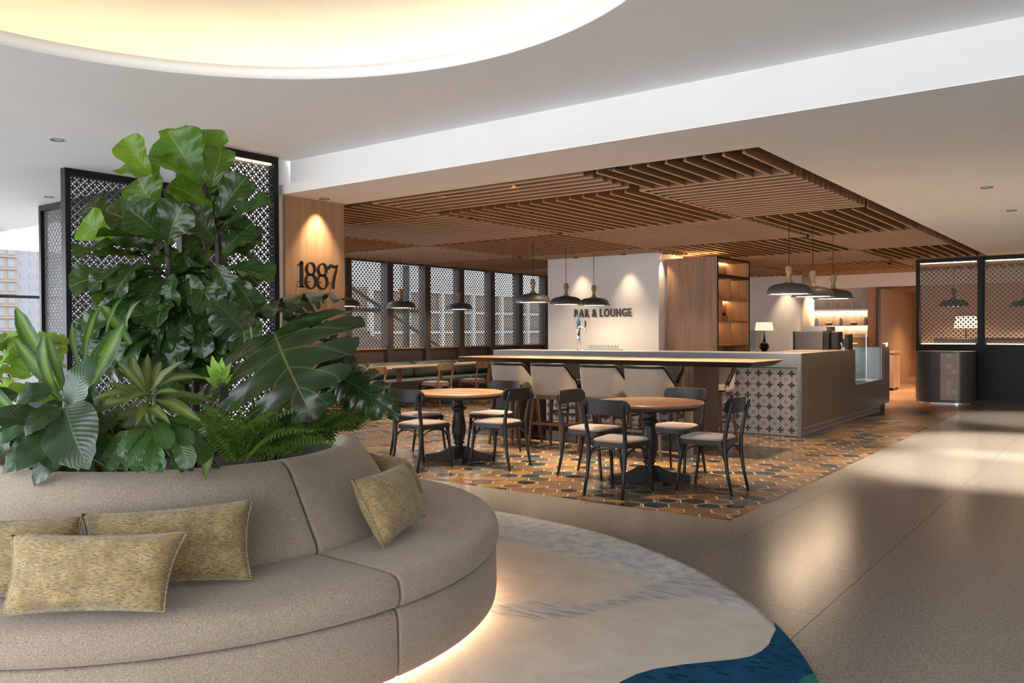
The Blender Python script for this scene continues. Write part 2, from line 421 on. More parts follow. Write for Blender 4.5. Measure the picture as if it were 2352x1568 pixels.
# ------------------------------------------------------------------ lattice screens
def lattice(mb, w_, h, p=.088, t=.0098, g=.42, th=.008, flip=False):
    """double diagonal bars with filled crossings over a w x h rectangle (local: across = x, up = z, depth = y)"""
    d = p/math.sqrt(2)               # diagonal period
    s2 = math.sqrt(.5)
    for dr in (1, -1):
        cmin, cmax = (0, (w_+h)*s2) if dr == 1 else (-h*s2, w_*s2)
        k0, k1 = int(cmin/d)-1, int(cmax/d)+2
        for k in range(k0, k1):
            for off in (-g/2, g/2):
                c = (k+off)*d        # line: (x*s2 + dr*z*s2) = c
                poly = [(0, 0), (w_, 0), (w_, h), (0, h)]
                poly = clip(poly, s2, dr*s2, c+t/2); poly = clip(poly, -s2, -dr*s2, -(c-t/2)) if poly else []
                if len(poly) < 3: continue
                n = len(poly); y0 = -th/2 + (.0007 if dr == 1 else 0); y1 = th/2 + (.0007 if dr == 1 else 0)
                mb.add([(x, y0, z) for x, z in poly]+[(x, y1, z) for x, z in poly], [tuple(range(n)), tuple(range(n, 2*n))[::-1]] + [(i, i+n, (i+1) % n+n, (i+1) % n) for i in range(n)])
    nn = int((w_+h)/d)+2; e = g*d*s2*.8
    for a in range(-nn, nn):
        for b in range(-nn, nn):
            x, z = (a+b)*d*s2, (a-b)*d*s2
            if e < x < w_-e and e < z < h-e:
                y0 = -th/2-.0006
                mb.add([(x-e, y0, z), (x, y0, z-e), (x+e, y0, z), (x, y0, z+e), (x-e, -y0+.0012, z), (x, -y0+.0012, z-e), (x+e, -y0+.0012, z), (x, -y0+.0012, z+e)], [(0, 1, 2, 3), (7, 6, 5, 4)])
MT['screenm'] = paint('screen_metal', (.10, .098, .097), .5, .05)
MT['screenb'] = paint('screen_metal_black', (.020, .020, .021), .5, .05)
def screen(name, label, p0, p1, z0, z1, fw=.05, fd=.08, mf='black', ml='screenb', led=(True, False), base=None, post=(1, 1)):
    """upright framed screen from plan point p0 to p1"""
    p0 = Vector(p0+(0,)); p1 = Vector(p1+(0,)); L = (p1-p0).length; a = math.atan2(p1.y-p0.y, p1.x-p0.x)
    t = thing(name, label, 'screen', p0, a)
    MB().box(0, fw, -fd/2, fd/2, 0, z1).build('frame_post', MT[mf], t)
    MB().box(L-fw, L, -fd/2, fd/2, 0, z1).build('frame_post', MT[mf], t)
    MB().box(fw, L-fw, -fd/2, fd/2, z1-fw*1.3, z1).build('frame_rail', MT[mf], t)
    MB().box(fw, L-fw, -fd/2, fd/2, z0-fw*1.2, z0).build('frame_rail', MT[mf], t)
    if base:
        MB().box(fw, L-fw, -fd*.2, fd*.2, .1, z0-fw*1.2).build('lower_panel', MT[mf], t)
        MB().box(fw, L-fw, -fd/2, fd/2, 0, .1).build('frame_rail', MT[mf], t)
    m = MB(); lattice(m, L-2*fw, z1-fw*1.3-z0); lo = m.build('lattice_panel', MT[ml], t); lo.location = (fw, 0, z0)
    if led[0]: MB().box(fw+.02, L-fw-.02, -.03, -.012, z1-fw*1.3-.016, z1-fw*1.3-.002).build('led_strip', MT['led'], t)
    if led[1]: MB().box(fw+.04, L-fw-.04, -.03, -.012, z0+.002, z0+.014).build('led_strip', MT['led'], t)
    return t
# local -y faces the camera when the screen runs towards +x; for x-planes run from +y to -y .. (dir) so that -y local = +x world
screen('lattice_screen', 'black framed lattice screen beside the oak 1887 column, lit strip on top', (-7.07, 4.32), (-7.07, 5.405), .12, ZU, .055, .09)
screen('lattice_screen', 'tall black framed lattice screen behind the fig, nearest the window', (-9.27, 4.31), (-9.27, 6.3), .12, ZU, .06, .10, led=(False, False))
screen('lattice_screen', 'grey lattice screen set at right angles behind the black one by the windows', (-12.29, 5.43), (-9.35, 5.43), .12, ZU, .06, .10, ml='screenm', led=(False, False))
screen('lattice_screen', 'dark lattice screen with lit edges standing behind the round tiled cabinet', (-3.655, 18.6), (-2.49, 18.6), 1.10, ZS-.005, .06, .10, ml='screenm', led=(True, True), base=True)
screen('lattice_screen', 'dark lattice screen with lit edges reaching the edge of the photo', (-2.49, 18.6), (-.6, 18.6), 1.10, ZS-.005, .06, .10, ml='screenm', led=(True, True), base=True)
MB().box(-2.53, -2.45, 18.5, 18.70, 0, ZS).build('trim_2', MT['black'])['kind'] = 'structure'

# window wall with lattice panels
ww = struct(MB().box(-12.42, -12.30, 9.8, 24, 0, 1.045).build('wall_left', MT['brownm']))
WP = 1.1245
for k in range(-1, 9):
    y0 = 11.11+k*WP
    if y0 > 20: break
    MB().box(-12.42, -12.22, y0-.165, y0, 0, ZS+.02).build('mullion', MT['brownm'], ww, bevel=.004)
    m = MB(); lattice(m, WP-.165, 1.78, th=.006); lo = m.build('lattice_panel', MT['screenb'], ww); lo.location = (-12.33, y0+WP-.165, 1.05); lo.rotation_euler = (0, 0, -math.pi/2)
    MB().box(-12.36, -12.255, y0+.01, y0+WP-.175, 1.045, 1.075).build('window_ledge', MT['oak'], ww)
    MB().box(-12.31, -12.275, y0+.06, y0+WP-.225, .30, .98).build('wainscot_panel', MT['brownm'], ww, bevel=.006)
MB().box(-12.42, -12.25, 9.8, 24, ZS-.01, ZS+.30).build('head_rail', MT['plenum'], ww)

# column
cl = struct(MB().box(-7.9, -7.105, 5.42, 6.315, 0, ZU).build('wall_column', MT['white']))
MB().box(-7.105, -7.075, 5.515, 6.323, 0, ZS).build('oak_cladding', MT['oak'], cl)
# right and far walls; rear side left open to let sky light in
struct(MB().box(5, 5.1, -6, 32, 0, 3.6).build('wall_right', MT['white']))
struct(MB().box(-16, 5, 32, 32.1, 0, 3.6).build('wall_far', MT['white']))

struct(MB().box(-10.6, -7.9, 6.44, 6.54, 0, ZU).build('wall_booth', MT['white']))
# glazed facade on the left
gz = struct(MB().box(-15.75, -15.60, -6, 12, 2.86, 3.4).build('window_1', MT['white']))
MB().box(-15.72, -15.64, -6, 12, 2.02, 2.07).build('transom', MT['black'], gz)
MB().box(-15.75, -15.60, -6, 12, 0, .35).build('sill_wall', MT['white'], gz)
for y in (-5, -2.6, .1, 2.6, 5.2, 7.6, 10): MB().box(-15.72, -15.64, y, y+.05, .35, 2.86).build('mullion', MT['black'], gz)
m, t, b = nt('clear_glass'); b.inputs['Roughness'].default_value = .02; b.inputs['Transmission Weight'].default_value = 1; b.inputs['IOR'].default_value = 1.05; b.inputs['Base Color'].default_value = (.97, .99, .98, 1); MT['glass'] = m
def thinglass(name, tint, refl):
    m = bpy.data.materials.new(name); m.use_nodes = True; t = m.node_tree; t.nodes.remove(t.nodes['Principled BSDF'])
    a = N(t, 'ShaderNodeBsdfTransparent'); a.inputs[0].default_value = tint+(1,); g = N(t, 'ShaderNodeBsdfGlossy'); g.inputs['Roughness'].default_value = .03
    fz = N(t, 'ShaderNodeFresnel'); mx = N(t, 'ShaderNodeMixShader'); f = math_(t, 'MULTIPLY', fz.outputs[0], refl)
    t.links.new(f, mx.inputs[0]); t.links.new(a.outputs[0], mx.inputs[1]); t.links.new(g.outputs[0], mx.inputs[2]); t.links.new(mx.outputs[0], t.nodes['Material Output'].inputs[0]); return m
MT['pane'] = thinglass('window_glass', (.96, .955, .98), .6)
for y0, y1 in ((-4.95, -2.6), (-2.55, .1), (.15, 2.6), (2.65, 5.2), (5.25, 7.6), (7.65, 10)): MB().box(-15.685, -15.68, y0, y1, .35, 2.86).build('pane', MT['pane'], gz)

# ------------------------------------------------------------------ outside
struct(MB().box(-300, -16.2, -80, 220, -30.2, -30).build('ground_outside', paint('street_grey', (.45, .45, .44), .9)))
MT['peach'] = paint('peach_render', (.105, .070, .047), .8); MT['bwhite'] = paint('white_render', (.085, .087, .09), .8); MT['wing'] = paint('grey_window', (.06, .065, .07), .4)
bt = thing('apartment_block', 'peach and white apartment block seen through the window glass', 'building', (-215, 89, -30))
MB().box(-12, 0, -60, 0, 0, 75).build('peach_wall', MT['peach'], bt); MB().box(-12, -.4, 0, 40, 0, 75).build('white_wall', MT['bwhite'], bt)
winm = MB().box(-.05, .08, -.75, .75, -.95, .95).mesh('window', MT['wing'])
winn = MB().box(-.05, .08, -.42, .42, -.6, .6).mesh('window', MT['wing'])
slab = MB().box(-.1, .5, -60, 0, -.16, .16).mesh('balcony_slab', MT['bwhite'])
for fz in range(7, 20):
    z = 1.5+fz*2.9
    for yy in (-6.2, -3.6, -1.2): inst(winm, 'window', bt, loc=(0, yy, z+.35))
    for yy in (1.4, 3.4, 5.4, 7.6, 9.8): inst(winn, 'window', bt, loc=(-.4, yy, z+.4))
    inst(slab, 'balcony_slab', bt, loc=(0, 0, z-1.1))
# buildings beyond the lattice windows: pale facade with stair rail, brown gridded facade
MT['tan'] = paint('tan_facade', (.13, .092, .066), .8); MT['pale'] = paint('pale_facade', (.33, .33, .327), .8)
b2 = thing('office_block', 'brown gridded office facade seen through the lattice windows', 'building', (-22, 20.2, -2))
MB().box(-3, 0, -.1, 14, 0, 5.0).build('facade_wall', MT['tan'], b2)
for k in range(7): MB().box(0, .18, .5+k*1.9, .66+k*1.9, 0, 4.9).build('facade_fin', MT['pale'], b2)
for k in range(4): MB().box(0, .14, .5, 13.5, 2.55+k*.78, 2.65+k*.78).build('facade_ledge', MT['pale'], b2)
b3 = thing('stair_tower', 'pale stair block with dark sloping handrail seen through the lattice windows', 'building', (-16.5, 13, -2))
MB().box(-2, 0, -1.2, 1.0, 0, 6.5).build('tower_wall', MT['pale'], b3)
s_ = MB(); s_.add([(-.6, 1.0, 0), (-.6, 6.5, 0), (-.6, 6.5, 1.6), (-.6, 1.0, 4.2), (-.2, 1.0, 0), (-.2, 6.5, 0), (-.2, 6.5, 1.6), (-.2, 1.0, 4.2)], [(0, 1, 2, 3), (7, 6, 5, 4), (3, 2, 6, 7), (1, 5, 6, 2), (0, 3, 7, 4), (0, 4, 5, 1)])
s_.build('stair_flank', MT['tan'], b3)
MB().box(-14, -9.6, 1.6, 42, 0, 13).build('sky_cover_wall', MT['pale'], b3)  # pale wall added to cover the bright sky behind the lattice
MB().bar((-.15, 1.0, 5.1), (-.15, 6.5, 2.5), .07, .07).build('handrail', MT['black'], b3)
for yy in (1.1, 4.4): MB().box(-.5, -.35, yy, yy+.12, 0, 5.3).build('tower_post', MT['black'], b3)
MB().box(-.5, -.4, 1.1, 5, 3.95, 4.05).build('tower_rail', MT['black'], b3)
# ------------------------------------------------------------------ rug
RC, RR = (-3.874, 1.828), 3.24
def rugmat():
    m, t, b = nt('rug_wool'); v = coords(t); at = N(t, 'ShaderNodeAttribute'); at.attribute_name = 'band'
    sep = N(t, 'ShaderNodeSeparateColor'); t.links.new(at.outputs['Color'], sep.inputs[0])
    n = noise(t, v, 5, 6, .7); base = ramp(t, n, [(.3, (.40, .35, .295)), (.7, (.53, .475, .415))])
    mott = ramp(t, noise(t, coords(t, (1.3, 1.3, 1)), 9, 5, .7), [(.36, (.27, .285, .31)), (.5, (.43, .44, .45)), (.66, (.54, .54, .53))])
    c = mixc(t, sep.outputs[0], base, mott)
    st = ramp(t, noise(t, coords(t, (3, 40, 1), rot=(0, 0, R(-33))), 1.6, 2, .5), [(.40, (.18, .19, .22)), (.55, (.39, .39, .39))])
    c = mixc(t, sep.outputs[1], c, st); t.links.new(c, b.inputs['Base Color'])
    b.inputs['Roughness'].default_value = .95; b.inputs['Specular IOR Level'].default_value = .1; b.inputs['Sheen Weight'].default_value = .3
    bump(t, b, noise(t, v, 220, 3, .8), .6, .006); return m
rug = thing('round_rug', 'large round cream rug with grey streaks and a blue dotted edge under the sofa', 'rug', (RC[0], RC[1], 0))
rm = MB(); NR, NA = 80, 300
rings = [RR*(k/NR)**.8 for k in range(1, NR+1)]
rv = [(0, 0, .014)]
for r in rings:
    for k in range(NA): rv.append((r*math.cos(2*math.pi*k/NA), r*math.sin(2*math.pi*k/NA), .014))
rf = [(0, 1+k, 1+(k+1) % NA) for k in range(NA)]
for i in range(NR-1):
    for k in range(NA): k2 = (k+1) % NA; rf.append((1+i*NA+k, 1+(i+1)*NA+k, 1+(i+1)*NA+k2, 1+i*NA+k2))
o0 = len(rv); rv += [(RR*math.cos(2*math.pi*k/NA), RR*math.sin(2*math.pi*k/NA), 0) for k in range(NA)]
rf += [(1+(NR-1)*NA+k, o0+k, o0+(k+1) % NA, 1+(NR-1)*NA+(k+1) % NA) for k in range(NA)]
rm.add(rv, rf); pile = rm.build('rug_pile', rugmat(), rug, True)
def loc2(p): return Vector((p.x-RC[0], p.y-RC[1]))
bandB = [(loc2(atz(x, y, .014)), w_) for x, y, w_ in ((1150, 1400, .08), (1230, 1402, .13), (1300, 1402, .10), (1370, 1396, .045), (1450, 1374, .05), (1540, 1355, .14), (1620, 1345, .20), (1700, 1350, .22), (1740, 1362, .12))]
bandA = [(loc2(atz(x, y, .014)), w_) for x, y, w_ in ((1100, 1195, .33), (1250, 1222, .36), (1400, 1255, .34), (1530, 1300, .26), (1640, 1350, .20), (1720, 1385, .14))]
def bd(p, band):
    best = 0
    for (a, wa), (b_, wb) in zip(band, band[1:]):
        ab = b_-a; s_ = max(0, min(1, (p-a).dot(ab)/ab.length_squared)); d = (p-(a+ab*s_)).length/(wa+(wb-wa)*s_)
        best = max(best, max(0, min(1, (1.15-d)/.3)))
    return best
ca = pile.data.color_attributes.new('band', 'FLOAT_COLOR', 'POINT'); vals = []
for x, y, z in rv:
    p = Vector((x, y))
    if x > -.6 and y > .2: vals += [bd(p, bandA), bd(p, bandB), 0, 1]
    else: vals += [0, 0, 0, 1]
ca.data.foreach_set('color', vals)
def dotted(name, c1, c2, cd):
    m, t, b = nt(name); v = coords(t); g = coords(t, (9.5, 21, 1), rot=(0, 0, R(-37)))
    vo = N(t, 'ShaderNodeTexVoronoi'); vo.inputs['Scale'].default_value = 1; vo.inputs['Randomness'].default_value = .55; t.links.new(g, vo.inputs['Vector'])
    f = ramp(t, vo.outputs['Distance'], [(.26, (1, 1, 1)), (.31, (0, 0, 0))])
    c = ramp(t, noise(t, v, 8, 5, .7), [(.3, c1), (.7, c2)]); c = mixc(t, f, c, cd); t.links.new(c, b.inputs['Base Color'])
    b.inputs['Roughness'].default_value = .95; b.inputs['Specular IOR Level'].default_value = .1; bump(t, b, noise(t, v, 220, 3, .8), .6, .006); return m
inner = [loc2(atz(x, y, .015)) for x, y in ((1803, 1427), (1783, 1445), (1772, 1465), (1766, 1480), (1748, 1496), (1722, 1508), (1690, 1514), (1640, 1519), (1570, 1526), (1500, 1537), (1460, 1549), (1425, 1566), (1385, 1595), (1350, 1640), (1340, 1700))]
inner[0] = inner[0]*((RR-.001)/inner[0].length); inner[1] = inner[1]*min(1, (RR-.02)/inner[1].length)
a0 = math.atan2(inner[0].y, inner[0].x); a1 = math.atan2(inner[-1].y, inner[-1].x)-.15
arc = [Vector(((RR-.001)*math.cos(a), (RR-.001)*math.sin(a))) for a in [a0+(a1-a0)*k/24 for k in range(25)]]
MB().prism([tuple(p) for p in inner]+[tuple(p) for p in arc[::-1][:-1]], .0145, .0165).build('blue_inlay', dotted('rug_blue', (.004, .035, .095), (.008, .085, .17), (.003, .03, .07)), rug)
tl = [loc2(atz(x, y, .017)) for x, y in ((1853, 1545), (1842, 1556), (1835, 1568), (1815, 1590), (1830, 1640))]
a0 = math.atan2(tl[0].y, tl[0].x); a1 = math.atan2(tl[-1].y, tl[-1].x)
arc = [Vector(((RR-.0015)*math.cos(a), (RR-.0015)*math.sin(a))) for a in [a0+(a1-a0)*k/8 for k in range(9)]]
MB().prism([tuple(p) for p in tl[1:]]+[tuple(p) for p in arc[::-1]], .015, .018).build('teal_inlay', dotted('rug_teal', (.01, .09, .10), (.03, .20, .17), (.005, .08, .06)), rug)

# ------------------------------------------------------------------ round sofa with planter
SC = (-3.92, 2.385); SEAM = R(-2)
sofa = thing('round_sofa', 'round taupe upholstered sofa with a planter in its middle', 'sofa', (SC[0], SC[1], .0))
def seg(prof, name, k, gap=.0032, bevel=.012, n=26):
    a0 = SEAM+k*math.pi/2+gap; a1 = SEAM+(k+1)*math.pi/2-gap
    return MB().lathe(prof, n, (0, 0, 0), 0, a0, a1).build(name, MT['sofa'], sofa, True, bevel=bevel, seg=3)
for k in range(4):
    seg([(1.02, .325), (1.60, .325), (1.622, .335), (1.630, .36), (1.628, .40), (1.618, .43), (1.600, .447), (1.57, .455), (1.3, .458), (1.02, .455)], 'seat_cushion', k)
    seg([(1.45, .045), (1.595, .045), (1.612, .06), (1.618, .12), (1.615, .28), (1.60, .318), (1.45, .318)], 'base_panel', k)
    seg([(.80, .40), (1.09, .40), (1.125, .47), (1.115, .50), (.945, .77), (.915, .805), (.88, .825), (.84, .832), (.80, .825), (.775, .80), (.77, .74)], 'backrest', k, .006)
MB().lathe([(.74, .3), (.77, .3), (.77, .78), (.74, .78), (.74, .3)], 64, cap=False).build('planter_ring', MT['black'], sofa, True)
MB().lathe([(0, .60), (.76, .60), (.76, .66), (.4, .70), (0.01, .71)], 48, cap=False).build('soil', MT['soil'], sofa, True)
MB().lathe([(1.30, .016), (1.46, .016), (1.46, .05), (1.30, .05), (1.30, .016)], 64, cap=False).build('plinth', MT['black'], sofa)
MB().tube([(1.50*math.cos(2*math.pi*k/96), 1.50*math.sin(2*math.pi*k/96), .034) for k in range(96)], .009, 6, closed=True).build('led_strip', MT['ledsofa'], sofa)

# cushions
def pillowmat():
    m, t, b = nt('mustard_jacquard'); v = coords(t)
    d = noise(t, coords(t, (62, 400, 80)), 1, 2, .6, .4)
    f = ramp(t, d, [(.44, (1, 1, 1)), (.52, (0, 0, 0))])
    c1 = ramp(t, noise(t, v, 18, 3), [(.3, (.25, .16, .05)), (.7, (.41, .295, .125))]); c2 = ramp(t, noise(t, v, 30, 3), [(.3, (.085, .06, .03)), (.7, (.15, .12, .09))])
    c = mixc(t, math_(t, 'MULTIPLY', f, .9), c1, c2); t.links.new(c, b.inputs['Base Color']); b.inputs['Roughness'].default_value = .75; b.inputs['Sheen Weight'].default_value = .3
    bump(t, b, d, .5, .004); return m
MT['pillow'] = pillowmat()
def pillow(label, bl, br, tl, tr, th, seed):
    """corner points of the cushion in space"""
    bl, br, tl, tr = (Vector(p) for p in (bl, br, tl, tr)); n = 26; rd = random.Random(seed)
    c = (bl+br+tl+tr)/4; ex = ((br-bl)+(tr-tl)).normalized(); ey = ((tl-bl)+(tr-br)); ez = ex.cross(ey).normalized(); ey = ez.cross(ex)
    M = Matrix((ex, ey, ez)).transposed()
    mi = M.inverted(); q = [mi @ (p-c) for p in (bl, br, tr, tl)]
    mb = MB(); vv = []
    ph = [rd.uniform(0, 6.28) for _ in range(6)]
    for side in (1, -1):
        for j in range(n+1):
            for i in range(n+1):
                u, v = i/n, j/n; a, b_ = 2*u-1, 2*v-1
                p = q[0]*(1-u)*(1-v) + q[1]*u*(1-v) + q[2]*u*v + q[3]*(1-u)*v
                pin = .075*(1-abs(a)**2)*abs(b_)**3
                p = Vector((p.x*(1-.07*(1-b_*b_)*abs(a)**2.5), p.y*(1-.085*(1-a*a)*abs(b_)**2.5), p.z))
                e = max(0, (1-abs(a)**2.6))**.55*max(0, (1-abs(b_)**2.6))**.55
                wr = .035*math.sin(7*a+ph[0]+3*b_)*math.sin(5*b_+ph[1]) + .02*math.sin(13*a+ph[2])*abs(b_)**2
                vv.append((p.x, p.y, p.z+side*th*e*(1+wr*1.6)))
    m1 = (n+1)*(n+1); fs = []
    for j in range(n):
        for i in range(n):
            k = j*(n+1)+i; fs.append((k, k+1, k+n+2, k+n+1)); fs.append((m1+k, m1+k+n+1, m1+k+n+2, m1+k+1))
    mb.add(vv, fs)
    me = mb.mesh('cushion_cover', MT['pillow'], True); bm = bmesh.new(); bm.from_mesh(me); bmesh.ops.remove_doubles(bm, verts=bm.verts, dist=.0006); bm.to_mesh(me); bm.free()
    t = thing('scatter_cushion', label, 'cushion', c); t.rotation_euler = M.to_euler()
    o = link(bpy.data.objects.new('cushion_cover', me), t)
    pm = MB()
    edge = []
    for (i, j) in [(i, 0) for i in range(n)]+[(n, j) for j in range(n)]+[(n-i, n) for i in range(n)]+[(0, n-j) for j in range(n)]: edge.append(vv[j*(n+1)+i])
    pm.tube(edge, .004, 5, closed=True); pm.build('seam', MT['pillow'], o, True)
    return t
def dep(p): return (p-CAM).dot(AX[2])
def px_pillow(label, bl, br, tl, tr, zb, lean, th, seed):
    B0, B1 = atz(*bl, zb), atz(*br, zb); pillow(label, B0, B1, atd(*tl, dep(B0)+lean), atd(*tr, dep(B1)+lean), th, seed)
px_pillow('mustard patterned cushion in front, overlapping the one behind it', (2, 1412), (378, 1404), (26, 1226), (430, 1222), .475, .10, .075, 1)
px_pillow('mustard patterned cushion leaning on the backrest behind the front cushion', (195, 1352), (578, 1330), (186, 1180), (580, 1148), .475, .13, .07, 2)
px_pillow('mustard cushion at the edge of the photo, partly behind the front cushion', (-190, 1385), (185, 1368), (-190, 1196), (188, 1186), .475, .13, .07, 3)
pillow('mustard cushion standing on its corner nearest the round tables', atz(880, 1258, .47), atz(976, 1186, .50), atd(808, 1102, dep(atz(880, 1258, .47))+.10), atd(925, 1062, dep(atz(976, 1186, .5))+.10), .085, 4)
pillow('mustard cushion mostly hidden behind the one nearest the round tables', atz(905, 1160, .47), atz(972, 1130, .50), atd(848, 1040, dep(atz(905, 1160, .47))+.05), atd(930, 1052, dep(atz(972, 1130, .5))+.05), .07, 5)

# ------------------------------------------------------------------ bentwood chairs
def arch(mb, p, q, zl, zh, r=.008, n=10):
    p = Vector(p); q = Vector(q); pts = []
    for k in range(n+1):
        a = math.pi*k/n; s_ = (1-math.cos(a))/2; pt = p.lerp(q, .02+.96*s_); pt.z = zl+(zh-zl)*math.sin(a)**.75; pts.append(pt)
    mb.tube(pts, r, 6)
def make_chair(name, label, group, wood_, seat):
    t = thing(name, label, 'chair', group=group)
    def rr_poly(wf, wb, d0, d1, rad):      # rounded trapezoid
        pts = []
        for cx, cy, a0 in ((wf/2-rad, d1-rad, 0), (-wf/2+rad, d1-rad, 90), (-wb/2+rad, d0+rad, 180), (wb/2-rad, d0+rad, 270)):
            for k in range(6): a = R(a0+18*k); pts.append((cx+rad*math.cos(a), cy+rad*math.sin(a)))
        return pts
    MB().prism(rr_poly(.43, .37, -.215, .215, .07), .415, .452).build('seat_frame', wood_, t, bevel=.005)
    cu = MB(); lay = [(.0, .452), (.012, .460), (.010, .472), (-.02, .482), (-.09, .489)]
    vv = []; base = rr_poly(.41, .35, -.20, .205, .08); n = len(base)
    for off, z in lay:
        for x, y in base:
            l = math.hypot(x, y); k = (l+off-.008)/l; vv.append((x*k, y*k, z))
    fs = [(i*n+k, i*n+(k+1) % n, (i+1)*n+(k+1) % n, (i+1)*n+k) for i in range(len(lay)-1) for k in range(n)]; fs.append(tuple((len(lay)-1)*n+k for k in range(n)))
    cu.add(vv, fs).build('seat_pad', seat, t, True)
    for s_ in (-1, 1):
        MB().tube([(s_*.185, -.285, 0), (s_*.178, -.245, .18), (s_*.176, -.222, .36), (s_*.178, -.222, .48), (s_*.186, -.252, .64), (s_*.192, -.285, .76), (s_*.193, -.292, .795)], [.0125, .016, .0195, .0195, .017, .0155, .010], 8).build('rear_leg', wood_, t, True)
        MB().tube([(s_*.185, .165, .43), (s_*.188, .18, .30), (s_*.196, .205, .10), (s_*.20, .22, 0)], [.0185, .0175, .014, .0115], 8).build('front_leg', wood_, t, True)
    bk = MB(); n = 16; vv = []
    for j in range(n+1):
        x = -.232+.464*j/n; a = 1-(x/.232)**2; y = -.262-.012+.052*(1-a)
        e = abs(j/n*2-1); hh = .066*math.sqrt(1-.82*(max(0, e-.76)/.24)**2)
        for (dy, dz) in ((-.010, -hh), (.010, -hh), (.010+.012, hh), (-.010+.012, hh)):
            vv.append((x, y-.006+dy*(1 if dz < 0 else 1)-(.022 if dz > 0 else 0), .758+dz))
    fs = [(0, 1, 2, 3), (n*4+3, n*4+2, n*4+1, n*4)]
    for j in range(n):
        for k in range(4): fs.append((j*4+k, (j+1)*4+k, (j+1)*4+(k+1) % 4, j*4+(k+1) % 4))
    bk.add(vv, fs).build('backrest', wood_, t, False, bevel=.006)
    for p, q in (((-.186, .17, 0), (.186, .17, 0)), ((-.176, -.225, 0), (.176, -.225, 0)), ((-.178, -.225, 0), (-.188, .17, 0)), ((.178, -.225, 0), (.188, .17, 0))):
        b_ = MB(); arch(b_, p, q, .285, .408); b_.build('bent_brace', wood_, t, True)
    return kids(t)
T1, T2 = (-5.93, 6.92), (-3.62, 6.92)
GB = 'black bentwood chairs at the round tables'
ch0 = make_chair('bentwood_chair', 'black bentwood chair with its back to the camera at the brown round table', GB, MT['blackw'], MT['seatfab'])
ch0.location = (T2[0]+.02, T2[1]-.585, 0)
for c, rz, lab in (((T2[0]+.585, T2[1]), 90, 'black bentwood chair in front of the clover tiled counter at the brown round table'), ((T2[0]-.03, T2[1]+.60), 180, 'black bentwood chair facing the camera across the brown round table'),
                   ((T2[0]-.61, T2[1]+.0), -90, 'black bentwood chair on the sofa side of the brown round table'),
                   ((T1[0]+.02, T1[1]-.585), 0, 'black bentwood chair nearest the monstera at the pale round table'), ((T1[0]+.585, T1[1]-.05), 90, 'black bentwood chair at the pale round table, between the two round tables'),
                   ((T1[0]-.02, T1[1]+.62), 180, 'black bentwood chair facing the camera across the pale round table'), ((T1[0]-.61, T1[1]+.03), -90, 'black bentwood chair on the far side of the pale round table beside the monstera')):
    copy_tree(ch0, (c[0], c[1], 0), R(rz), lab)
# brown chairs at the banquette
cw0 = make_chair('wooden_chair', 'brown wooden chair at the long banquette table, nearest the column', 'brown chairs at the banquette', MT['chairwood'], MT['seatfab'])
cw0.location = (-10.45, 11.55, 0); cw0.rotation_euler = (0, 0, R(90))
copy_tree(cw0, (-10.42, 12.60, 0), R(90), 'brown wooden chair at the long banquette table, nearest the bar table')
copy_tree(cw0, (-10.30, 14.25, 0), R(90), 'brown wooden chair mostly hidden behind the first bar stool')
copy_tree(cw0, (-10.35, 9.72, 0), R(90), 'brown wooden chair half hidden behind the monstera leaf')

# ------------------------------------------------------------------ round pedestal tables
def round_table(label, loc, top):
    t = thing('pedestal_table', label, 'table', (loc[0], loc[1], 0), 0)
    tt_ = MB().lathe([(0, .712), (.475, .712), (.492, .722), (.500, .732), (.500, .742), (.492, .750), (0, .751)], 64, cap=False).build('table_top', top, t, True, bevel=.002)
    MB().lathe([(.44, .690), (.475, .690), (.478, .712), (.44, .712), (.44, .690)], 64, cap=False).build('table_rim', MT['blackw'], tt_, True)
    MB().lathe([(.10, .70), (.10, .685), (.055, .67), (.048, .62), (.055, .585), (.085, .575), (.085, .56), (.060, .545), (.056, .52), (.068, .44), (.078, .36), (.076, .30), (.062, .24), (.050, .215), (.052, .205), (.060, .20), (.060, .19), (.046, .18), (.042, .165), (.062, .14), (.075, .125), (.075, .10)], 28).build('pedestal', MT['blackw'], t, True)
    for k in range(4):
        m = MB(); prof = [(0, .16), (.10, .145), (.16, .11), (.22, .085), (.32, .075), (.365, .07), (.372, .055), (.372, .0), (.0, .0)]
        n = len(prof); vv = [(x, -.045, z) for x, z in prof]+[(x, .045, z) for x, z in prof]
        m.add(vv, [tuple(range(n)), tuple(range(n, 2*n))[::-1]]+[(i, n+i, n+(i+1) % n, (i+1) % n) for i in range(n)])
        f = m.build('foot', MT['blackw'], t, bevel=.006); f.rotation_euler = (0, 0, R(39+90*k))
    return t
round_table('round pedestal table with pale oak top and black base beside the monstera', T1, MT['oak_top'])
round_table('round pedestal table with brown top and black base near the corner of the tiled floor', T2, MT['walnut'])

# ------------------------------------------------------------------ high table and stools
ht = thing('high_table', 'long high table with oak top and dark slab legs', 'table', (0, 0, 0))
def slabtop(x0, x1, y0, y1, z0, z1, ins):
    m = MB(); v = [(x0+ins, y0+ins, z0), (x1-ins, y0+ins, z0), (x1-ins, y1-ins, z0), (x0+ins, y1-ins, z0), (x0, y0, z1), (x1, y0, z1), (x1, y1, z1), (x0, y1, z1)]
    return m.hexa(v)
slabtop(-7.40, -3.28, 8.63, 9.55, .995, 1.052, .09).build('under_bevel', MT['blackw'], ht)
MB().box(-7.40, -3.28, 8.63, 9.55, 1.052, 1.062).build('table_top', MT['oak_top'], ht, bevel=.003)
for x in (-4.06, -6.55): MB().box(x-.055, x+.055, 8.71, 9.42, 0, .996).build('slab_leg', MT['darkwood'], ht, bevel=.004)
MB().box(-6.5, -4.1, 9.04, 9.10, .10, .2).build('stretcher', MT['blackw'], ht)
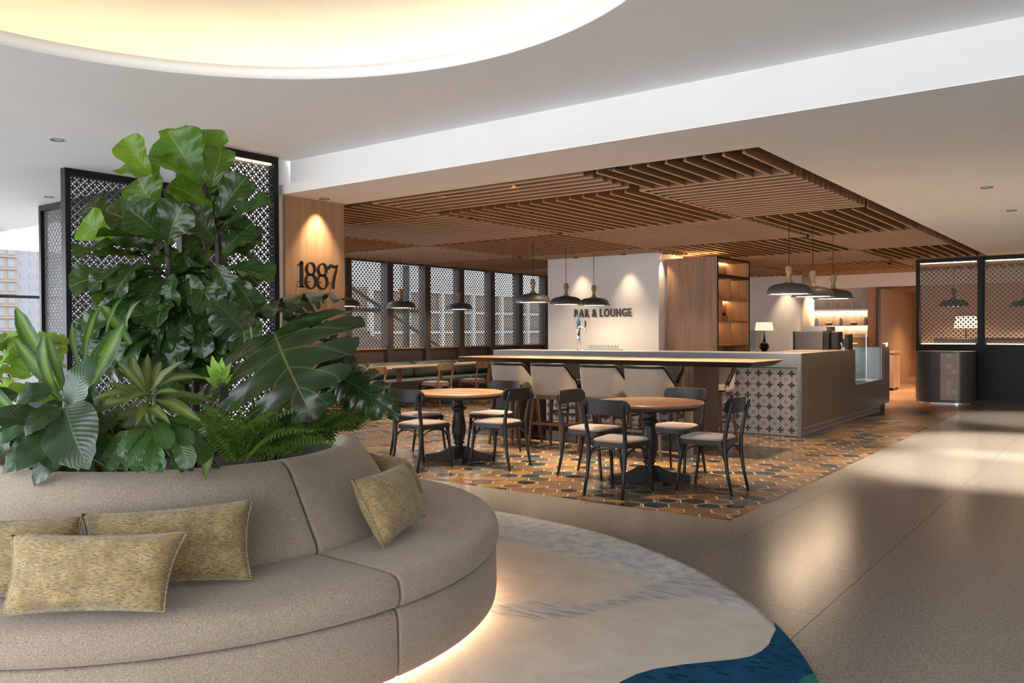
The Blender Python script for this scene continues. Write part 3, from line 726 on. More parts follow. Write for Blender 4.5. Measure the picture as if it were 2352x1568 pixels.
def make_stool(label):
    t = thing('bar_stool', label, 'stool', group='cream bar stools at the high table')
    # upholstered wrap-around back: plan is a rounded U open to the front
    def U(s_):
        a = R(-112+224*s_)-math.pi/2; r = 1
        x = .255*math.copysign(abs(math.cos(a))**.72, math.cos(a)); y = .235*math.copysign(abs(math.sin(a))**.72, math.sin(a)); return x, y
    n, mz = 28, 6; vv = []
    for j in range(n+1):
        s_ = j/n; x, y = U(s_); e = abs(2*s_-1); top = 1.005 if e < .52 else 1.005-.27*min(1, ((e-.52)/.48))**1.15
        for layer in (0, 1):
            for k in range(mz+1):
                z = .645+(top-.645)*k/mz; fl_ = 1+.075*(k/mz); th = .034 if layer else 0
                l = math.hypot(x, y); vv.append((x*fl_*(1-th/l), y*fl_*(1-th/l)-.02*(k/mz), z))
    st = 2*(mz+1); fs = []
    for j in range(n):
        for k in range(mz):
            a, b_ = j*st+k, (j+1)*st+k; fs.append((a, b_, b_+1, a+1)); a += mz+1; b_ += mz+1; fs.append((a+1, b_+1, b_, a))
        fs.append((j*st+mz, (j+1)*st+mz, (j+1)*st+2*mz+1, j*st+2*mz+1)); fs.append((j*st, j*st+mz+1, (j+1)*st+mz+1, (j+1)*st))
    fs.append(tuple([k for k in range(mz+1)]+[mz+1+k for k in range(mz, -1, -1)])); o_ = n*st; fs.append(tuple([o_+k for k in range(mz+1)]+[o_+mz+1+k for k in range(mz, -1, -1)])[::-1])
    back_ = MB().add(vv, fs).build('back_shell', MT['stoolfab'], t, True)
    edge = [Vector(vv[j*st+mz]).lerp(Vector(vv[j*st+2*mz+1])  , .5)+Vector((0, 0, -.004)) for j in range(n+1)]
    MB().tube(edge, .024, 8).build('top_piping', MT['black'], back_, True)
    MB().prism([(.225*math.cos(a), .02+.215*math.sin(a)) for a in [2*math.pi*k/28 for k in range(28)]], .665, .725).build('seat_cushion', MT['stoolfab'], t, bevel=.02, seg=3)
    MB().prism([(math.copysign(abs(math.cos(a))**.6, math.cos(a))*.235, math.copysign(abs(math.sin(a))**.6, math.sin(a))*.235) for a in [2*math.pi*k/32 for k in range(32)]], .595, .648).build('seat_frame', MT['darkwood'], t, bevel=.004)
    for sx in (-1, 1):
        for sy in (-1, 1): MB().bar((sx*.185, sy*.185, .60), (sx*.235, sy*.235, 0), .042, .042, 0, wx2=.024, wy2=.024).build('leg', MT['darkwood'], t, bevel=.003)
    for a, b_, z in (((-.212, .212), (.212, .212), .26), ((-.212, -.212), (.212, -.212), .30), ((-.212, -.212), (-.212, .212), .28), ((.212, -.212), (.212, .212), .28)):
        MB().bar((a[0], a[1], z), (b_[0], b_[1], z), .018, .03).build('foot_rail', MT['darkwood'], t)
    return kids(t)
ORD = ['first', 'second', 'third', 'fourth']
st0 = make_stool('cream bar stool with its back to the camera, first from the column'); st0.location = (-6.23, 8.36, 0)
for i, x in enumerate((-5.63, -4.93, -4.35)): copy_tree(st0, (x, 8.36, 0), 0, 'cream bar stool with its back to the camera, %s from the column' % ORD[i+1])
for i, x in enumerate((-6.35, -5.6, -4.95, -4.28)): copy_tree(st0, (x, 9.84, 0), math.pi, 'cream bar stool on the counter side of the high table, %s from the column' % ORD[i])
# ------------------------------------------------------------------ bar counter
bc = thing('bar_counter', 'grey stone bar counter faced with clover patterned tiles', 'counter')
BX, BY = -3.522, 10.93
MB().box(-8.6, BX-.05, BY, BY+.75, .905, 1.092).build('stone_top', MT['stone'], bc, bevel=.004)
MB().box(BX-.05, BX, BY, BY+.06, 0.005, 1.092).build('stone_gable', MT['stone'], bc, bevel=.003)
MB().box(-8.6, BX-.06, BY+.03, BY+.70, .0, .905).build('carcass', MT['blackw'], bc)
cf = MB(); g = (.12, 1.0915)
# +x face of the counter with the display notch
cf.box(BX-.04, BX+.001, BY+.06, 13.515, .125, 1.0915); cf.box(BX-.04, BX+.001, 13.515, 15.372, .125, .548); cf.box(BX-.04, BX+.001, 15.372, 15.72, .125, 1.095)
cf.build('brown_stone_face', MT['stonew'], bc)
MB().box(-4.25, BX-.04, BY+.06, 13.515, 1.05, 1.0915).build('stone_top', MT['stonew'], bc)
MB().box(-4.25, BX-.06, 15.30, 15.70, .125, 1.094).build('end_block', MT['stone'], bc)
MT['ivory'] = paint('ivory_stone', (.62, .61, .58), .4, .08, 30)
MB().box(-4.25, BX-.04, 13.515, 15.372, .53, .548).build('display_floor', MT['ivory'], bc)
MB().box(-4.25, BX-.041, 15.352, 15.372, .548, 1.09).build('display_end', MT['ivory'], bc)
MB().box(-4.25, -4.20, 13.5, 15.36, .548, 1.0).build('display_back', MT['ivory'], bc)
MB().box(-4.25, BX-.04, 13.50, 13.515, .548, 1.05).build('display_side', MT['ivory'], bc)
MT['dispfill'] = emit('display_fill_glow', (.95, 1, .95), 50)  # glowing strips added to brighten the display interior
MB().box(-4.19, -3.60, 15.335, 15.35, 1.06, 1.075).build('display_fill_strip', MT['dispfill'], bc); MB().box(-4.195, -4.185, 13.6, 15.3, .97, .985).build('display_fill_strip', MT['dispfill'], bc)
MB().box(-4.25, BX-.07, BY+.06, 15.70, .0, .125).build('toe_kick', MT['blackw'], bc)
TCOL = [paint('tile_pale', (.44, .42, .41), .35, .06, 30), paint('tile_line', (.13, .13, .13), .35), paint('tile_clover', (.028, .028, .03), .35), paint('tile_rose', (.27, .21, .185), .35), paint('tile_light', (.52, .51, .50), .35)]
def clover_tile(sz, up):
    """flat printed figure as thin inlays; face looks along -y; up = z"""
    mb = MB(); h = sz/2-.0012; mb.box(-h, h, -.008, 0, -h, h, 0)
    def flat(poly, y, mi): mb.add([(x*sz, y, z*sz) for x, z in poly], [tuple(range(len(poly)))], mi)
    def ringd(a, b_, y, mi):
        o = [(a, 0), (0, a), (-a, 0), (0, -a)]; i = [(b_, 0), (0, b_), (-b_, 0), (0, -b_)]
        for k in range(4): flat([o[k], i[k], i[(k+1) % 4], o[(k+1) % 4]], y, mi)
    ringd(.478, .415, -.0085, 1)
    flat([(.42, 0), (0, -.42), (-.42, 0), (0, .42)], -.0083, 4)
    for k in range(4):
        c, s_ = math.cos(R(90*k)), math.sin(R(90*k)); rot = lambda p: (p[0]*c-p[1]*s_, p[0]*s_+p[1]*c)
        flat([rot((p[0]*1.24, p[1]*1.06)) for p in ((0, 0), (.05, -.04), (.11, -.10), (.165, -.115), (.19, -.07), (.235, -.055), (.25, 0), (.235, .055), (.19, .07), (.165, .115), (.11, .10), (.05, .04))], -.0087, 2)
        d = lambda r, w_: (r*.7071-w_*.7071, r*.7071+w_*.7071)
        flat([rot(p) for p in (d(.04, 0), d(.10, -.022), d(.14, 0), d(.10, .022))], -.0088, 2)
        flat([rot(p) for p in (d(.695, -.012), d(.695, .012), d(.46, .012), d(.46, -.012))], -.0084, 3)
        flat([rot(p) for p in ((.495, .495), (.495, .30), (.475, .30), (.475, .495))], -.0085, 3); flat([rot(p) for p in ((.30, .495), (.495, .495), (.495, .475), (.30, .475))], -.0085, 3)
        flat([rot(p) for p in (d(.50, -.012), d(.56, -.10), d(.60, -.09), d(.56, .0), d(.60, .09), d(.56, .10), d(.50, .012))], -.0086, 3)
    return mb
CT = .1483
ctm = clover_tile(CT, 1).mesh('clover_tile', TCOL)
for i in range(30):
    for j in range(6):
        if i < 12 or j in (0, 1, 2, 3, 4, 5): inst(ctm, 'clover_tile', bc, loc=(BX-.053-CT*(i+.5), BY+.03, .898-CT*(j+.5)))
skm = clover_tile(.122, 1).mesh('skirting_tile', TCOL)
for k in range(35):
    y = BY+.01+.122*(k+.5)
    if y < 15.25: inst(skm, 'skirting_tile', bc, loc=(BX-.04, y, .0625), rz=R(90))

tb = atz(20, 1012, 0); tk = thing('tiled_block', 'low block faced with clover tiles, glimpsed at the photo edge behind the plants', 'planter', (tb.x-.9, tb.y, 0))
MB().box(0, 1.4, .012, .5, 0, .60).build('block', MT['stone'], tk)
for i in range(9):
    for j in range(4): inst(ctm, 'clover_tile', tk, loc=(.03+CT*(i+.5), .010, CT*(j+.5)))
# glass display case standing in the notch
dc = thing('display_case', 'glass display case standing in the notch of the counter', 'display case', (0, 0, 0))
MT['cglass'] = thinglass('case_glass', (.93, .97, .97), .35)
for nm, b_ in (('front_pane', (-3.60, -3.595, 13.56, 14.48)), ('end_pane', (-4.15, -3.60, 14.475, 14.48)), ('end_pane', (-4.15, -3.60, 13.56, 13.565)), ('back_pane', (-4.15, -4.145, 13.56, 14.48))):
    MB().box(*b_, .552, 1.33).build(nm, MT['cglass'], dc)
MB().box(-4.15, -3.595, 13.56, 14.48, 1.33, 1.338).build('top_pane', MT['cglass'], dc)
for z in (.80, 1.02): MB().box(-4.13, -3.62, 13.58, 14.46, z, z+.006).build('glass_shelf', MT['cglass'], dc)
MB().box(-3.606, -3.594, 14.474, 14.486, .552, 1.335).build('corner_post', MT['chrome'], dc)
MB().box(-4.15, -3.60, 13.56, 14.48, .549, .56).build('case_base', MT['chrome'], dc)
MB().box(-4.0, -3.8, 13.7, 14.3, 1.12, 1.26).build('poster_back', paint('faded_picture', (.45, .43, .26), .6, .6, 18), dc)
pg = thing('sneeze_guard', 'low clear guard standing on the end of the counter', 'guard', (0, 0, 0))
MB().box(-3.56, -3.55, 15.40, 15.70, 1.096, 1.17).build('guard_pane', MT['cglass'], pg); MB().box(-3.565, -3.545, 15.68, 15.70, 1.096, 1.175).build('guard_post', MT['chrome'], pg)

# coffee machine
p0, p1 = aty(1824, 800, 13.15), aty(1889, 800, 13.15)
cm = thing('coffee_machine', 'boxy brown and black coffee machine behind the counter', 'coffee machine', (p0.x, 13.15, 0))
wd = p1.x-p0.x
MB().box(0, wd, 0, .55, .90, 1.375).build('body', paint('machine_brown', (.06, .048, .045), .4), cm, bevel=.008)
MB().box(-.015, .012, -.01, .55, .90, 1.38).build('side_trim', MT['black'], cm)
MB().box(wd, wd+.09, .02, .34, .90, 1.365).build('group_head', MT['black'], cm, bevel=.01)
MB().box(wd+.11, wd+.22, .06, .30, .90, 1.37).build('grinder', MT['black'], cm, bevel=.01)
MB().box(wd+.30, wd+.36, .1, .34, .90, 1.33).build('side_tower', MT['black'], cm, bevel=.01)
MB().box(.15, wd+.05, .05, .5, 1.375, 1.455).build('hopper', paint('smoked_acrylic', (.11, .085, .085), .15), cm, bevel=.006)
MB().tube([(wd+.26, .1, .95), (wd+.26, .1, 1.16), (wd+.26, .06, 1.20)], .012, 8).build('steam_wand', MT['chrome'], cm, True)
bb = thing('back_bar', 'oak back counter carrying the coffee machine behind the stone counter', 'counter', (-6.0, 13.05, 0)); MB().box(0, 1.73, 0, .85, .86, .90).build('top', MT['oak'], bb); MB().box(.02, 1.71, .02, .83, 0, .86).build('body', MT['oak_dark'], bb)

# beer tap
tp = aty(1329, 803, 11.35); bt_ = thing('beer_tap', 'chrome beer tap column with blue topped handle on the bar counter', 'tap', (tp.x, 11.35, 1.09))
MB().tube([(0, 0, 0), (0, 0, .40)], .026, 14).build('column', MT['chrome'], bt_, True)
MB().tube([(0, 0, .40), (-.005, 0, .47), (-.02, 0, .56)], [.03, .034, .012], 10).build('badge_handle', paint('blue_enamel', (.12, .2, .36), .25), bt_, True)
MB().tube([(.02, 0, .36), (.12, 0, .36), (.14, -.01, .33), (.155, -.02, .28)], [.012, .014, .012, .008], 8).build('spout', MT['chrome'], bt_, True)
MB().tube([(.135, 0, .37), (.13, 0, .42), (.13, 0, .48)], [.008, .014, .011], 8).build('lever', MT['black'], bt_, True)
dt = thing('drip_tray', 'row of small glasses on a tray behind the beer tap', 'tray', (tp.x+.05, 11.45, 1.092))
MB().box(0, .6, 0, .18, 0, .012).build('tray', MT['chrome'], dt)
gl = MB().lathe([(.022, .012), (.028, .08), (.026, .08), (.020, .016)], 10).mesh('glass', MT['cglass'])
for k in range(9): inst(gl, 'glass', dt, loc=(.05+k*.062, .09, 0))

# ------------------------------------------------------------------ bar wall with lettering, shelf cabinet
bw = struct(MB().box(-9.52, -7.06, 13.88, 14.9, 0, ZS+.02).build('wall_bar', MT['white']))
sg = thing('bar_sign', 'dark grey letters reading BAR & LOUNGE on the white bar wall', 'sign', (-8.865, 13.875, 1.675))
def letters(text, x, size, root, mat, gap, extr=.012, off=.006):
    for chh in text:
        if chh == ' ': x += size*.30; continue
        cu = bpy.data.curves.new('letter', 'FONT'); cu.body = chh; cu.size = size; cu.extrude = extr; cu.offset = off
        ob = bpy.data.objects.new('letter', cu); COL.objects.link(ob); bpy.context.view_layer.update()
        me = bpy.data.meshes.new_from_object(ob.evaluated_get(bpy.context.evaluated_depsgraph_get())); bpy.data.objects.remove(ob)
        xs = [v.co.x for v in me.vertices]; a, b_ = min(xs), max(xs)
        me.transform(Matrix.Translation((-a, 0, 0)))
        o = link(bpy.data.objects.new('letter', me), root); me.materials.clear(); me.materials.append(mat)
        o.location = (x, -.03, 0); o.rotation_euler = (math.pi/2, 0, 0); x += (b_-a)+gap
    return x
lw = letters('BAR & LOUNGE', 0, .205, sg, MT['grey_l'], .034, off=.008); sg.scale = (1.275/lw, 1, 1)
cb = thing('shelf_cabinet', 'tall weathered oak cabinet with lit open shelves on its side', 'cabinet', (0, 0, 0))
CX0, CX1, CY0, CY1, CZ = -7.0, -6.02, 14.1, 15.62, 2.715
MB().box(CX0, CX1, CY0, CY0+.03, 0, CZ).build('front_panel', MT['oak_dark'], cb)
MB().box(CX1-.05, CX1, CY1-.03, CY1, 0, CZ).build('end_panel', MT['oak'], cb); MB().box(CX1-.45, CX1-.05, CY1-.03, CY1, 0, CZ).build('end_panel', MT['oak'], cb)
MB().box(CX0, CX1, CY0+.03, CY1-.03, CZ-.03, CZ).build('top_panel', MT['oak'], cb)
MB().box(CX1-.48, CX1-.45, CY0+.03, CY1-.03, 0, CZ-.03).build('back_panel', MT['oak'], cb)
MB().box(CX1-.002, CX1+.01, CY0-.004, CY1+.004, CZ-.028, CZ+.004).build('edge_trim', MT['black'], cb)
MB().box(CX1-.002, CX1+.01, CY1-.02, CY1+.004, 0, CZ).build('edge_trim', MT['black'], cb); MB().box(CX1-.002, CX1+.01, CY0-.004, CY0+.03, 0, CZ).build('edge_trim', MT['black'], cb)
MB().box(CX1-.45, CX1+.005, CY0+.03, CY1-.03, 2.36, 2.41).build('lintel', MT['black'], cb)
for z in (1.955, 1.545, 1.115): MB().box(CX1-.45, CX1-.03, CY0+.03, CY1-.03, z, z+.03).build('shelf', MT['oak'], cb)
MT['ledup'] = emit('led_strip_uplight', (1, .60, .28), 40)
MB().box(CX0+.1, CX1-.1, CY0+.5, CY0+.54, CZ, CZ+.02).build('uplight_strip', MT['ledup'], cb)
MT['ledcab'] = emit('led_strip_cabinet', (1, .62, .30), 14)
for z in (2.684, 2.359, 1.954, 1.544): MB().box(CX1-.44, CX1-.42, CY0+.05, CY1-.05, z-.012, z).build('led_strip', MT['ledcab'], cb)
for z0, z1, y in ((1.985, 2.36, 14.95), (1.575, 1.955, 14.55), (.6, 1.115, 14.55), (1.145, 1.545, 14.95)): MB().box(CX1-.45, CX1-.10, y, y+.018, z0, z1).build('divider', MT['oak'], cb)
def bottle(name, label, loc, prof, mat_, cat):
    t = thing(name, label, cat, loc); MB().lathe(prof, 16, cap=False).build('body', mat_, t, True); return t
t = bottle('bottle', 'tall clear bottle with dark stopper on the top cabinet shelf', (-6.2, 14.30, 1.985), [(0, 0), (.05, 0), (.052, .02), (.048, .08), (.02, .20), (.016, .28), (.02, .285), (.02, .295), (0, .295)], MT['cglass'], 'bottle')
MB().lathe([(0, .295), (.014, .295), (.016, .325), (0, .327)], 12, cap=False).build('stopper', MT['black'], t, True)
bottle('bottle', 'squat clear decanter beside the tall bottle on the top shelf', (-6.18, 14.48, 1.985), [(0, 0), (.07, 0), (.075, .03), (.02, .14), (.018, .19), (.024, .195), (0, .195)], MT['cglass'], 'bottle')
t = bottle('storage_jar', 'amber jar with dark lid on the middle cabinet shelf', (-6.18, 14.72, 1.575), [(0, 0), (.085, 0), (.09, .02), (.09, .09), (.075, .10), (0, .10)], paint('amber_glass', (.45, .24, .05), .2), 'jar')
MB().lathe([(0, .10), (.06, .10), (.06, .13), (.02, .14), (.02, .15), (0, .152)], 16, cap=False).build('lid', MT['blackw'], t, True)
bottle('wine_glass', 'small clear glass on the lower cabinet shelf', (-6.16, 14.42, 1.145), [(0, 0), (.03, 0), (.008, .008), (.008, .04), (.03, .07), (.034, .11), (.03, .11), (.028, .07), (0, .05)], MT['cglass'], 'glass')

# ------------------------------------------------------------------ back of the room
wb = struct(MB().box(-12.3, -7.03, 22, 22.2, 0, ZS+.25).build('wall_back', MT['white']))
q = aty(1856, 700, 22.05); struct(MB().lathe([(.15, 0), (.15, ZS+.1)], 28, (q.x, 22.05, 0)).build('wall_round_column', paint('cream_column', (.72, .60, .46), .6), None, True))
AY = 23.4
xa, xb, xc, xd = aty(1868, 700, AY).x, aty(2000, 700, AY).x, aty(2019, 700, AY).x, aty(2112, 700, AY).x
zt, zs1, zs2, zs3 = aty(1930, 660, AY).z, aty(1930, 713, AY).z, aty(1930, 747, AY).z, aty(1930, 765, AY).z
def kitkat():
    m, t, b = nt('stacked_tile'); br = N(t, 'ShaderNodeTexBrick'); br.offset = 0; br.inputs['Scale'].default_value = 1; br.inputs['Brick Width'].default_value = .055; br.inputs['Row Height'].default_value = .36; br.inputs['Mortar Size'].default_value = .004
    br.inputs['Color1'].default_value = (.50, .45, .40, 1); br.inputs['Color2'].default_value = (.33, .29, .26, 1); br.inputs['Mortar'].default_value = (.55, .5, .45, 1)
    v = coords(t, rot=(R(-90), 0, 0)); t.links.new(v, br.inputs['Vector']); t.links.new(br.outputs[0], b.inputs['Base Color']); b.inputs['Roughness'].default_value = .35; return m
al = struct(MB().box(xa-.4, xb, AY, AY+.1, 0, ZS+.2).build('wall_alcove', kitkat()))
MB().box(xa-.3, xb, AY-.30, AY, zs1-.02, zs1+.03).build('canopy_shelf', MT['white'], al)
MB().box(xa-.3, xb, AY-.30, AY, zs2-.02, zs2+.01).build('display_shelf', MT['oak'], al)
MB().box(xa-.3, xb, AY-.55, AY, .0, zs3-.10).build('back_counter', MT['oak'], al)
MT['ledalc'] = emit('led_strip_alcove', (1, .66, .36), 30)
MB().box(xa-.2, xb-.05, AY-.06, AY-.03, zs1-.032, zs1-.02).build('led_strip', MT['ledalc'], al); MB().box(xa-.2, xb-.05, AY-.06, AY-.03, zs2-.032, zs2-.02).build('led_strip', MT['ledalc'], al)
wp = struct(MB().box(xb, xc, AY-.32, AY+.3, 0, ZS+.2).build('wall_oak_pier', MT['oak']))
hd = aty(2000, 652, 22.6); struct(MB().box(-7.1, 2, 22.6, 22.75, aty(2050, 657, 22.6).z, ZS+.25).build('trim_4', MT['white']))
dy = 27.5
zd = aty(2060, 662, AY-.3).z
dr = struct(MB().box(xc-.9, xd+1.2, dy, dy+.08, 0, 2.8).build('door_1', MT['oak_door']))
for k in range(3): MB().box(xc+.05+k*.9, xc+.9+k*.9, dy-.012, dy, .04, 1.08).build('door_panel', MT['oak_door'], dr); MB().box(xc+.05+k*.9, xc+.9+k*.9, dy-.012, dy, 1.11, 2.7).build('door_panel', MT['oak_door'], dr)
MB().box(xc, xc+.06, AY-.34, AY-.1, 0, zd).build('trim_5', MT['darkwood'])['kind'] = 'structure'
MB().box(xc, 2, AY-.34, AY-.1, zd, zd+.05).build('trim_6', MT['darkwood'])['kind'] = 'structure'
struct(MB().box(xc, 2, AY-.1, dy, zd+.02, zd+.1).build('ceiling_lobby', MT['oak_door']))
struct(MB().box(xc-.9, xc, AY+.3, dy, 0, 2.8).build('wall_lobby', MT['oak_door']))
# crockery on the lit shelf
JL = ['first', 'second', 'third']
for k, px_ in enumerate((1876, 1932, 1988)):
    c = aty(px_, 745, AY-.2); t = thing('patterned_canister', 'small grey patterned canister on the lit shelf, %s from the round column' % JL[k], 'canister', (c.x, AY-.2, zs2+.01))
    MB().lathe([(0, 0), (.05, 0), (.05, .18), (0, .18)], 14, cap=False).build('body', paint('canister_print%d' % k, (.25, .25, .27), .4, .7, 24), t, True); MB().lathe([(.052, .17), (.052, .2), (.0, .205)], 14, cap=False).build('lid', MT['white'], t, True)
for k, px_ in enumerate((1904, 1961)):
    c = aty(px_, 745, AY-.2); t = thing('basket_bowl', 'small lidded brown basket on the lit shelf, %s from the round column' % JL[k], 'bowl', (c.x, AY-.2, zs2+.01))
    MB().lathe([(0, 0), (.06, 0), (.12, .05), (.11, .055), (.05, .03), (0, .03)], 16, cap=False).build('bowl', MT['chairwood'], t, True); MB().lathe([(.09, .05), (.05, .085), (.015, .09), (.015, .10), (0, .11)], 16, cap=False).build('lid', MT['chairwood'], t, True)
# sideboard and table lamp by the white wall
sy = 20.8; a_, b_ = aty(1737, 803, sy), aty(1805, 803, sy)
sb = thing('sideboard', 'low oak sideboard against the white wall behind the counter', 'sideboard', (a_.x, sy, 0)); wd = b_.x-a_.x
MB().box(0, wd*.72, 0, .4, .80, .86).build('top', MT['oak'], sb); MB().box(.05, .1, 0, .4, 0, .8).build('leg', MT['oak'], sb); MB().box(wd*.55, wd*.62, 0, .4, 0, .8).build('leg', MT['oak'], sb); MB().box(wd*.72, wd, 0, .45, 0, .88).build('side_unit', MT['oak'], sb)
lp = aty(1747, 800, sy); lz = .86
tl_ = thing('table_lamp', 'table lamp with black glass base and drum shade on the oak sideboard', 'lamp', (lp.x+.02, sy+.2, lz))
MB().lathe([(0, 0), (.07, 0), (.07, .03), (.12, .07), (.13, .13), (.10, .19), (.04, .23), (.02, .36), (.014, .52), (0, .53)], 24, cap=False).build('base', paint('black_glass', (.01, .01, .012), .08), tl_, True)
MT['shadeglow'] = emit('lamp_shade_glow', (1, .80, .58), .5)
MB().lathe([(.23, .53), (.20, .74), (.195, .74), (.225, .53), (.23, .53)], 28, cap=False).build('shade', MT['shadeglow'], tl_, True)
pa, pb = aty(1726, 757, 21.95), aty(1735, 800, 21.95)
pt = thing('picture_panel', 'pale framed picture on the white wall behind the table lamp', 'picture', (pa.x-.35, 21.94, pb.z)); MB().box(0, .48, 0, .03, 0, pa.z-pb.z).build('canvas', paint('pale_picture', (.45, .50, .47), .6, .2, 2), pt)
MB().box(-.02, .5, .005, .04, -.02, pa.z-pb.z+.02).build('frame', MT['white'], pt)
# buffet cabinet by the lobby
c0, c1 = aty(2032, 800, 20.5), aty(2056, 800, 20.5)
bf = thing('buffet_cabinet', 'narrow oak buffet cabinet behind the end of the counter', 'cabinet', (c0.x-.3, 20.5, 0)); wd = c1.x-c0.x+.3
MB().box(0, wd-.03, 0, .6, .06, .86).build('body', MT['oak_dark'], bf); MB().box(-.02, wd, -.02, .62, .86, .90).build('top', MT['oak'], bf); MB().box(.02, wd-.06, .03, .57, 0, .06).build('plinth', MT['black'], bf)

# ------------------------------------------------------------------ half-round cabinet with tile strip by the screen
hb = thing('waste_cabinet', 'black rounded cabinet with a strip of small patterned tiles', 'cabinet', (-2.955, 17.62, 0))
MT['bins'] = paint('black_steel', (.045, .045, .047), .3, .05)
def stad(w_, d, r, n=8):
    pts = []
    for cx, cy, a0 in ((w_/2-r, d/2-r, 0), (-w_/2+r, d/2-r, 90), (-w_/2+r, -d/2+r, 180), (w_/2-r, -d/2+r, 270)):
        for k in range(n+1): a = R(a0+90*k/n); pts.append((cx+r*math.cos(a), cy+r*math.sin(a)))
    return pts
sp = stad(1.0, .62, .29); MB().prism(sp, .03, .955).build('body', MT['bins'], hb, True, bevel=.003); MB().prism(stad(1.02, .64, .30), .955, .985).build('lid', MT['bins'], hb, bevel=.004); MB().prism(stad(.92, .54, .25), 0, .03).build('plinth', MT['chrome'], hb)
BT = [paint('strip_tile_a', (.46, .38, .35), .5), paint('strip_tile_b', (.24, .18, .165), .5), paint('strip_tile_c', (.62, .55, .51), .5)]
bms = []
for vn in range(4):
    m = MB(); m.box(-.0475, .0475, -.006, 0, -.0475, .0475, 0); nn = (3, 6, 5, 8)[vn]
    for i in range(nn):
        for j in range(nn):
            if vn == 2 and (i+j) % 2: continue
            x, z = (i+.5)/nn*.094-.047, (j+.5)/nn*.094-.047; r_ = .094/nn*(.40 if vn != 3 else .28)
            m.add([(x+r_*math.cos(R(45*k)), -.0066, z+r_*math.sin(R(45*k))) for k in range(8)][::-1], [tuple(range(8))], 2 if vn in (0, 1) else 1)
    if vn == 0:
        for k in (-1, 1): m.box(-.045, .045, -.0063, -.006, k*.0157-.006, k*.0157+.006, 1); m.box(k*.0157-.006, k*.0157+.006, -.0063, -.006, -.045, .045, 1)
    bms.append(m.mesh('strip_tile', BT))
rd = random.Random(5)
for i in range(3):
    for j in range(9): inst(bms[0] if (i, j) in ((2, 1), (1, 3), (2, 5), (0, 6), (1, 8)) else bms[rd.choice((1, 2, 3))], 'strip_tile', hb, loc=(.015+(i)*.097, -.31, .905-j*.097))

# ------------------------------------------------------------------ banquette and tables by the windows
bq = thing('banquette', 'long dark green leather banquette below the lattice windows', 'bench', (0, 0, 0))
for k in range(4):
    y0 = 10.0+k*1.30; y1 = y0+1.29
    MB().box(-12.2, -11.95, y0, y1, .45, .79).build('back_cushion', MT['green'], bq, True, bevel=.10, seg=5)
    MB().box(-12.2, -11.55, y0, y1, .30, .46).build('seat_cushion', MT['green'], bq, True, bevel=.06, seg=4)
MB().box(-12.2, -11.62, 10.0, 15.2, .0, .30).build('base', MT['blackw'], bq)
def long_table(label, x0, x1, y0, y1, legs):
    t = thing('oak_table', label, 'table', (0, 0, 0)); MB().box(x0, x1, y0, y1, .725, .752).build('table_top', MT['oak_top'], t, bevel=.008)
    for x, y in legs: MB().tube([(x, y, .012), (x, y, .725)], [.055, .05], 14).build('leg', MT['chairwood'], t, True); MB().lathe([(.22, 0), (.22, .012), (.0, .02)], 24, (x, y, 0), cap=False).build('foot_plate', MT['black'], t, True)
long_table('long pale oak table in front of the banquette, nearest the column', -11.50, -10.75, 10.72, 13.0, ((-11.1, 11.25), (-11.1, 12.4)))
long_table('pale oak table in front of the banquette, behind the end of the high table', -11.50, -10.75, 13.35, 15.3, ((-11.1, 13.95), (-11.1, 14.8)))

# ------------------------------------------------------------------ pendants
def make_pendant(label):
    t = thing('pendant_lamp', label, 'lamp', group='grey enamel pendant lamps')
    sh_ = MB().lathe([(.290, 0), (.292, .004), (.262, .075), (.235, .105), (.18, .128), (.10, .142), (.06, .150), (.0, .150), (.0, .144), (.10, .136), (.175, .122), (.228, .10), (.255, .072), (.284, 0)], 40, cap=False).build('shade', MT['shade'], t, True)
    MB().lathe([(.060, .146), (.045, .165), (.028, .20), (.026, .225), (.033, .235), (.026, .245), (.045, .29), (.050, .315), (.036, .330), (.046, .345), (.030, .368), (.018, .375), (.0, .376)], 20, cap=False).build('turned_neck', MT['brass'], t, True)
    MB().tube([(0, 0, .37), (0, 0, ZS+.302-1.86)], .0045, 6).build('cord', MT['black'], t)
    MB().lathe([(.0, .012), (.270, .012), (.270, .018), (0, .018)], 32, cap=False).build('diffuser', MT['glow'], sh_)
    ld = bpy.data.lights.new('pendant_light', 'SPOT'); ld.energy = 55; ld.color = (1, .72, .45); ld.spot_size = R(100); ld.spot_blend = .7; ld.shadow_soft_size = .2
    lo = link(bpy.data.objects.new('pendant_light', ld), t); lo.location = (0, 0, .004)
    return kids(t)
pd = make_pendant('grey pendant lamp over the counter, nearest the camera'); pd.location = (-3.64, 10.82, 1.86)
for (x, y), lab in (((-3.665, 11.89), 'grey pendant lamp over the counter, middle one of three'), ((-3.69, 12.95), 'grey pendant lamp over the counter, farthest of three'),
                    ((-7.81, 10.96), 'grey pendant lamp beside the bar wall, nearest of that row'), ((-8.02, 12.25), 'grey pendant lamp before the bar wall, middle of that row'), ((-7.97, 13.1), 'grey pendant lamp just left of the BAR lettering, farthest of that row'),
                    ((-11.43, 10.2), 'grey pendant lamp half hidden behind the oak column'), ((-11.46, 11.68), 'grey pendant lamp in front of the lattice windows, second from the column'), ((-11.41, 13.34), 'grey pendant lamp in front of the lattice windows, third from the column'),
                    ((-3.05, 19.1), 'pendant lamp seen behind the lattice screen above the rounded cabinet'), ((-1.95, 20.6), 'smaller looking pendant lamp seen behind the outermost lattice screen'), ((-1.25, 19.4), 'pendant lamp behind the outermost lattice screen, cut by the photo edge')):
    copy_tree(pd, (x, y, 1.86), 0, lab)
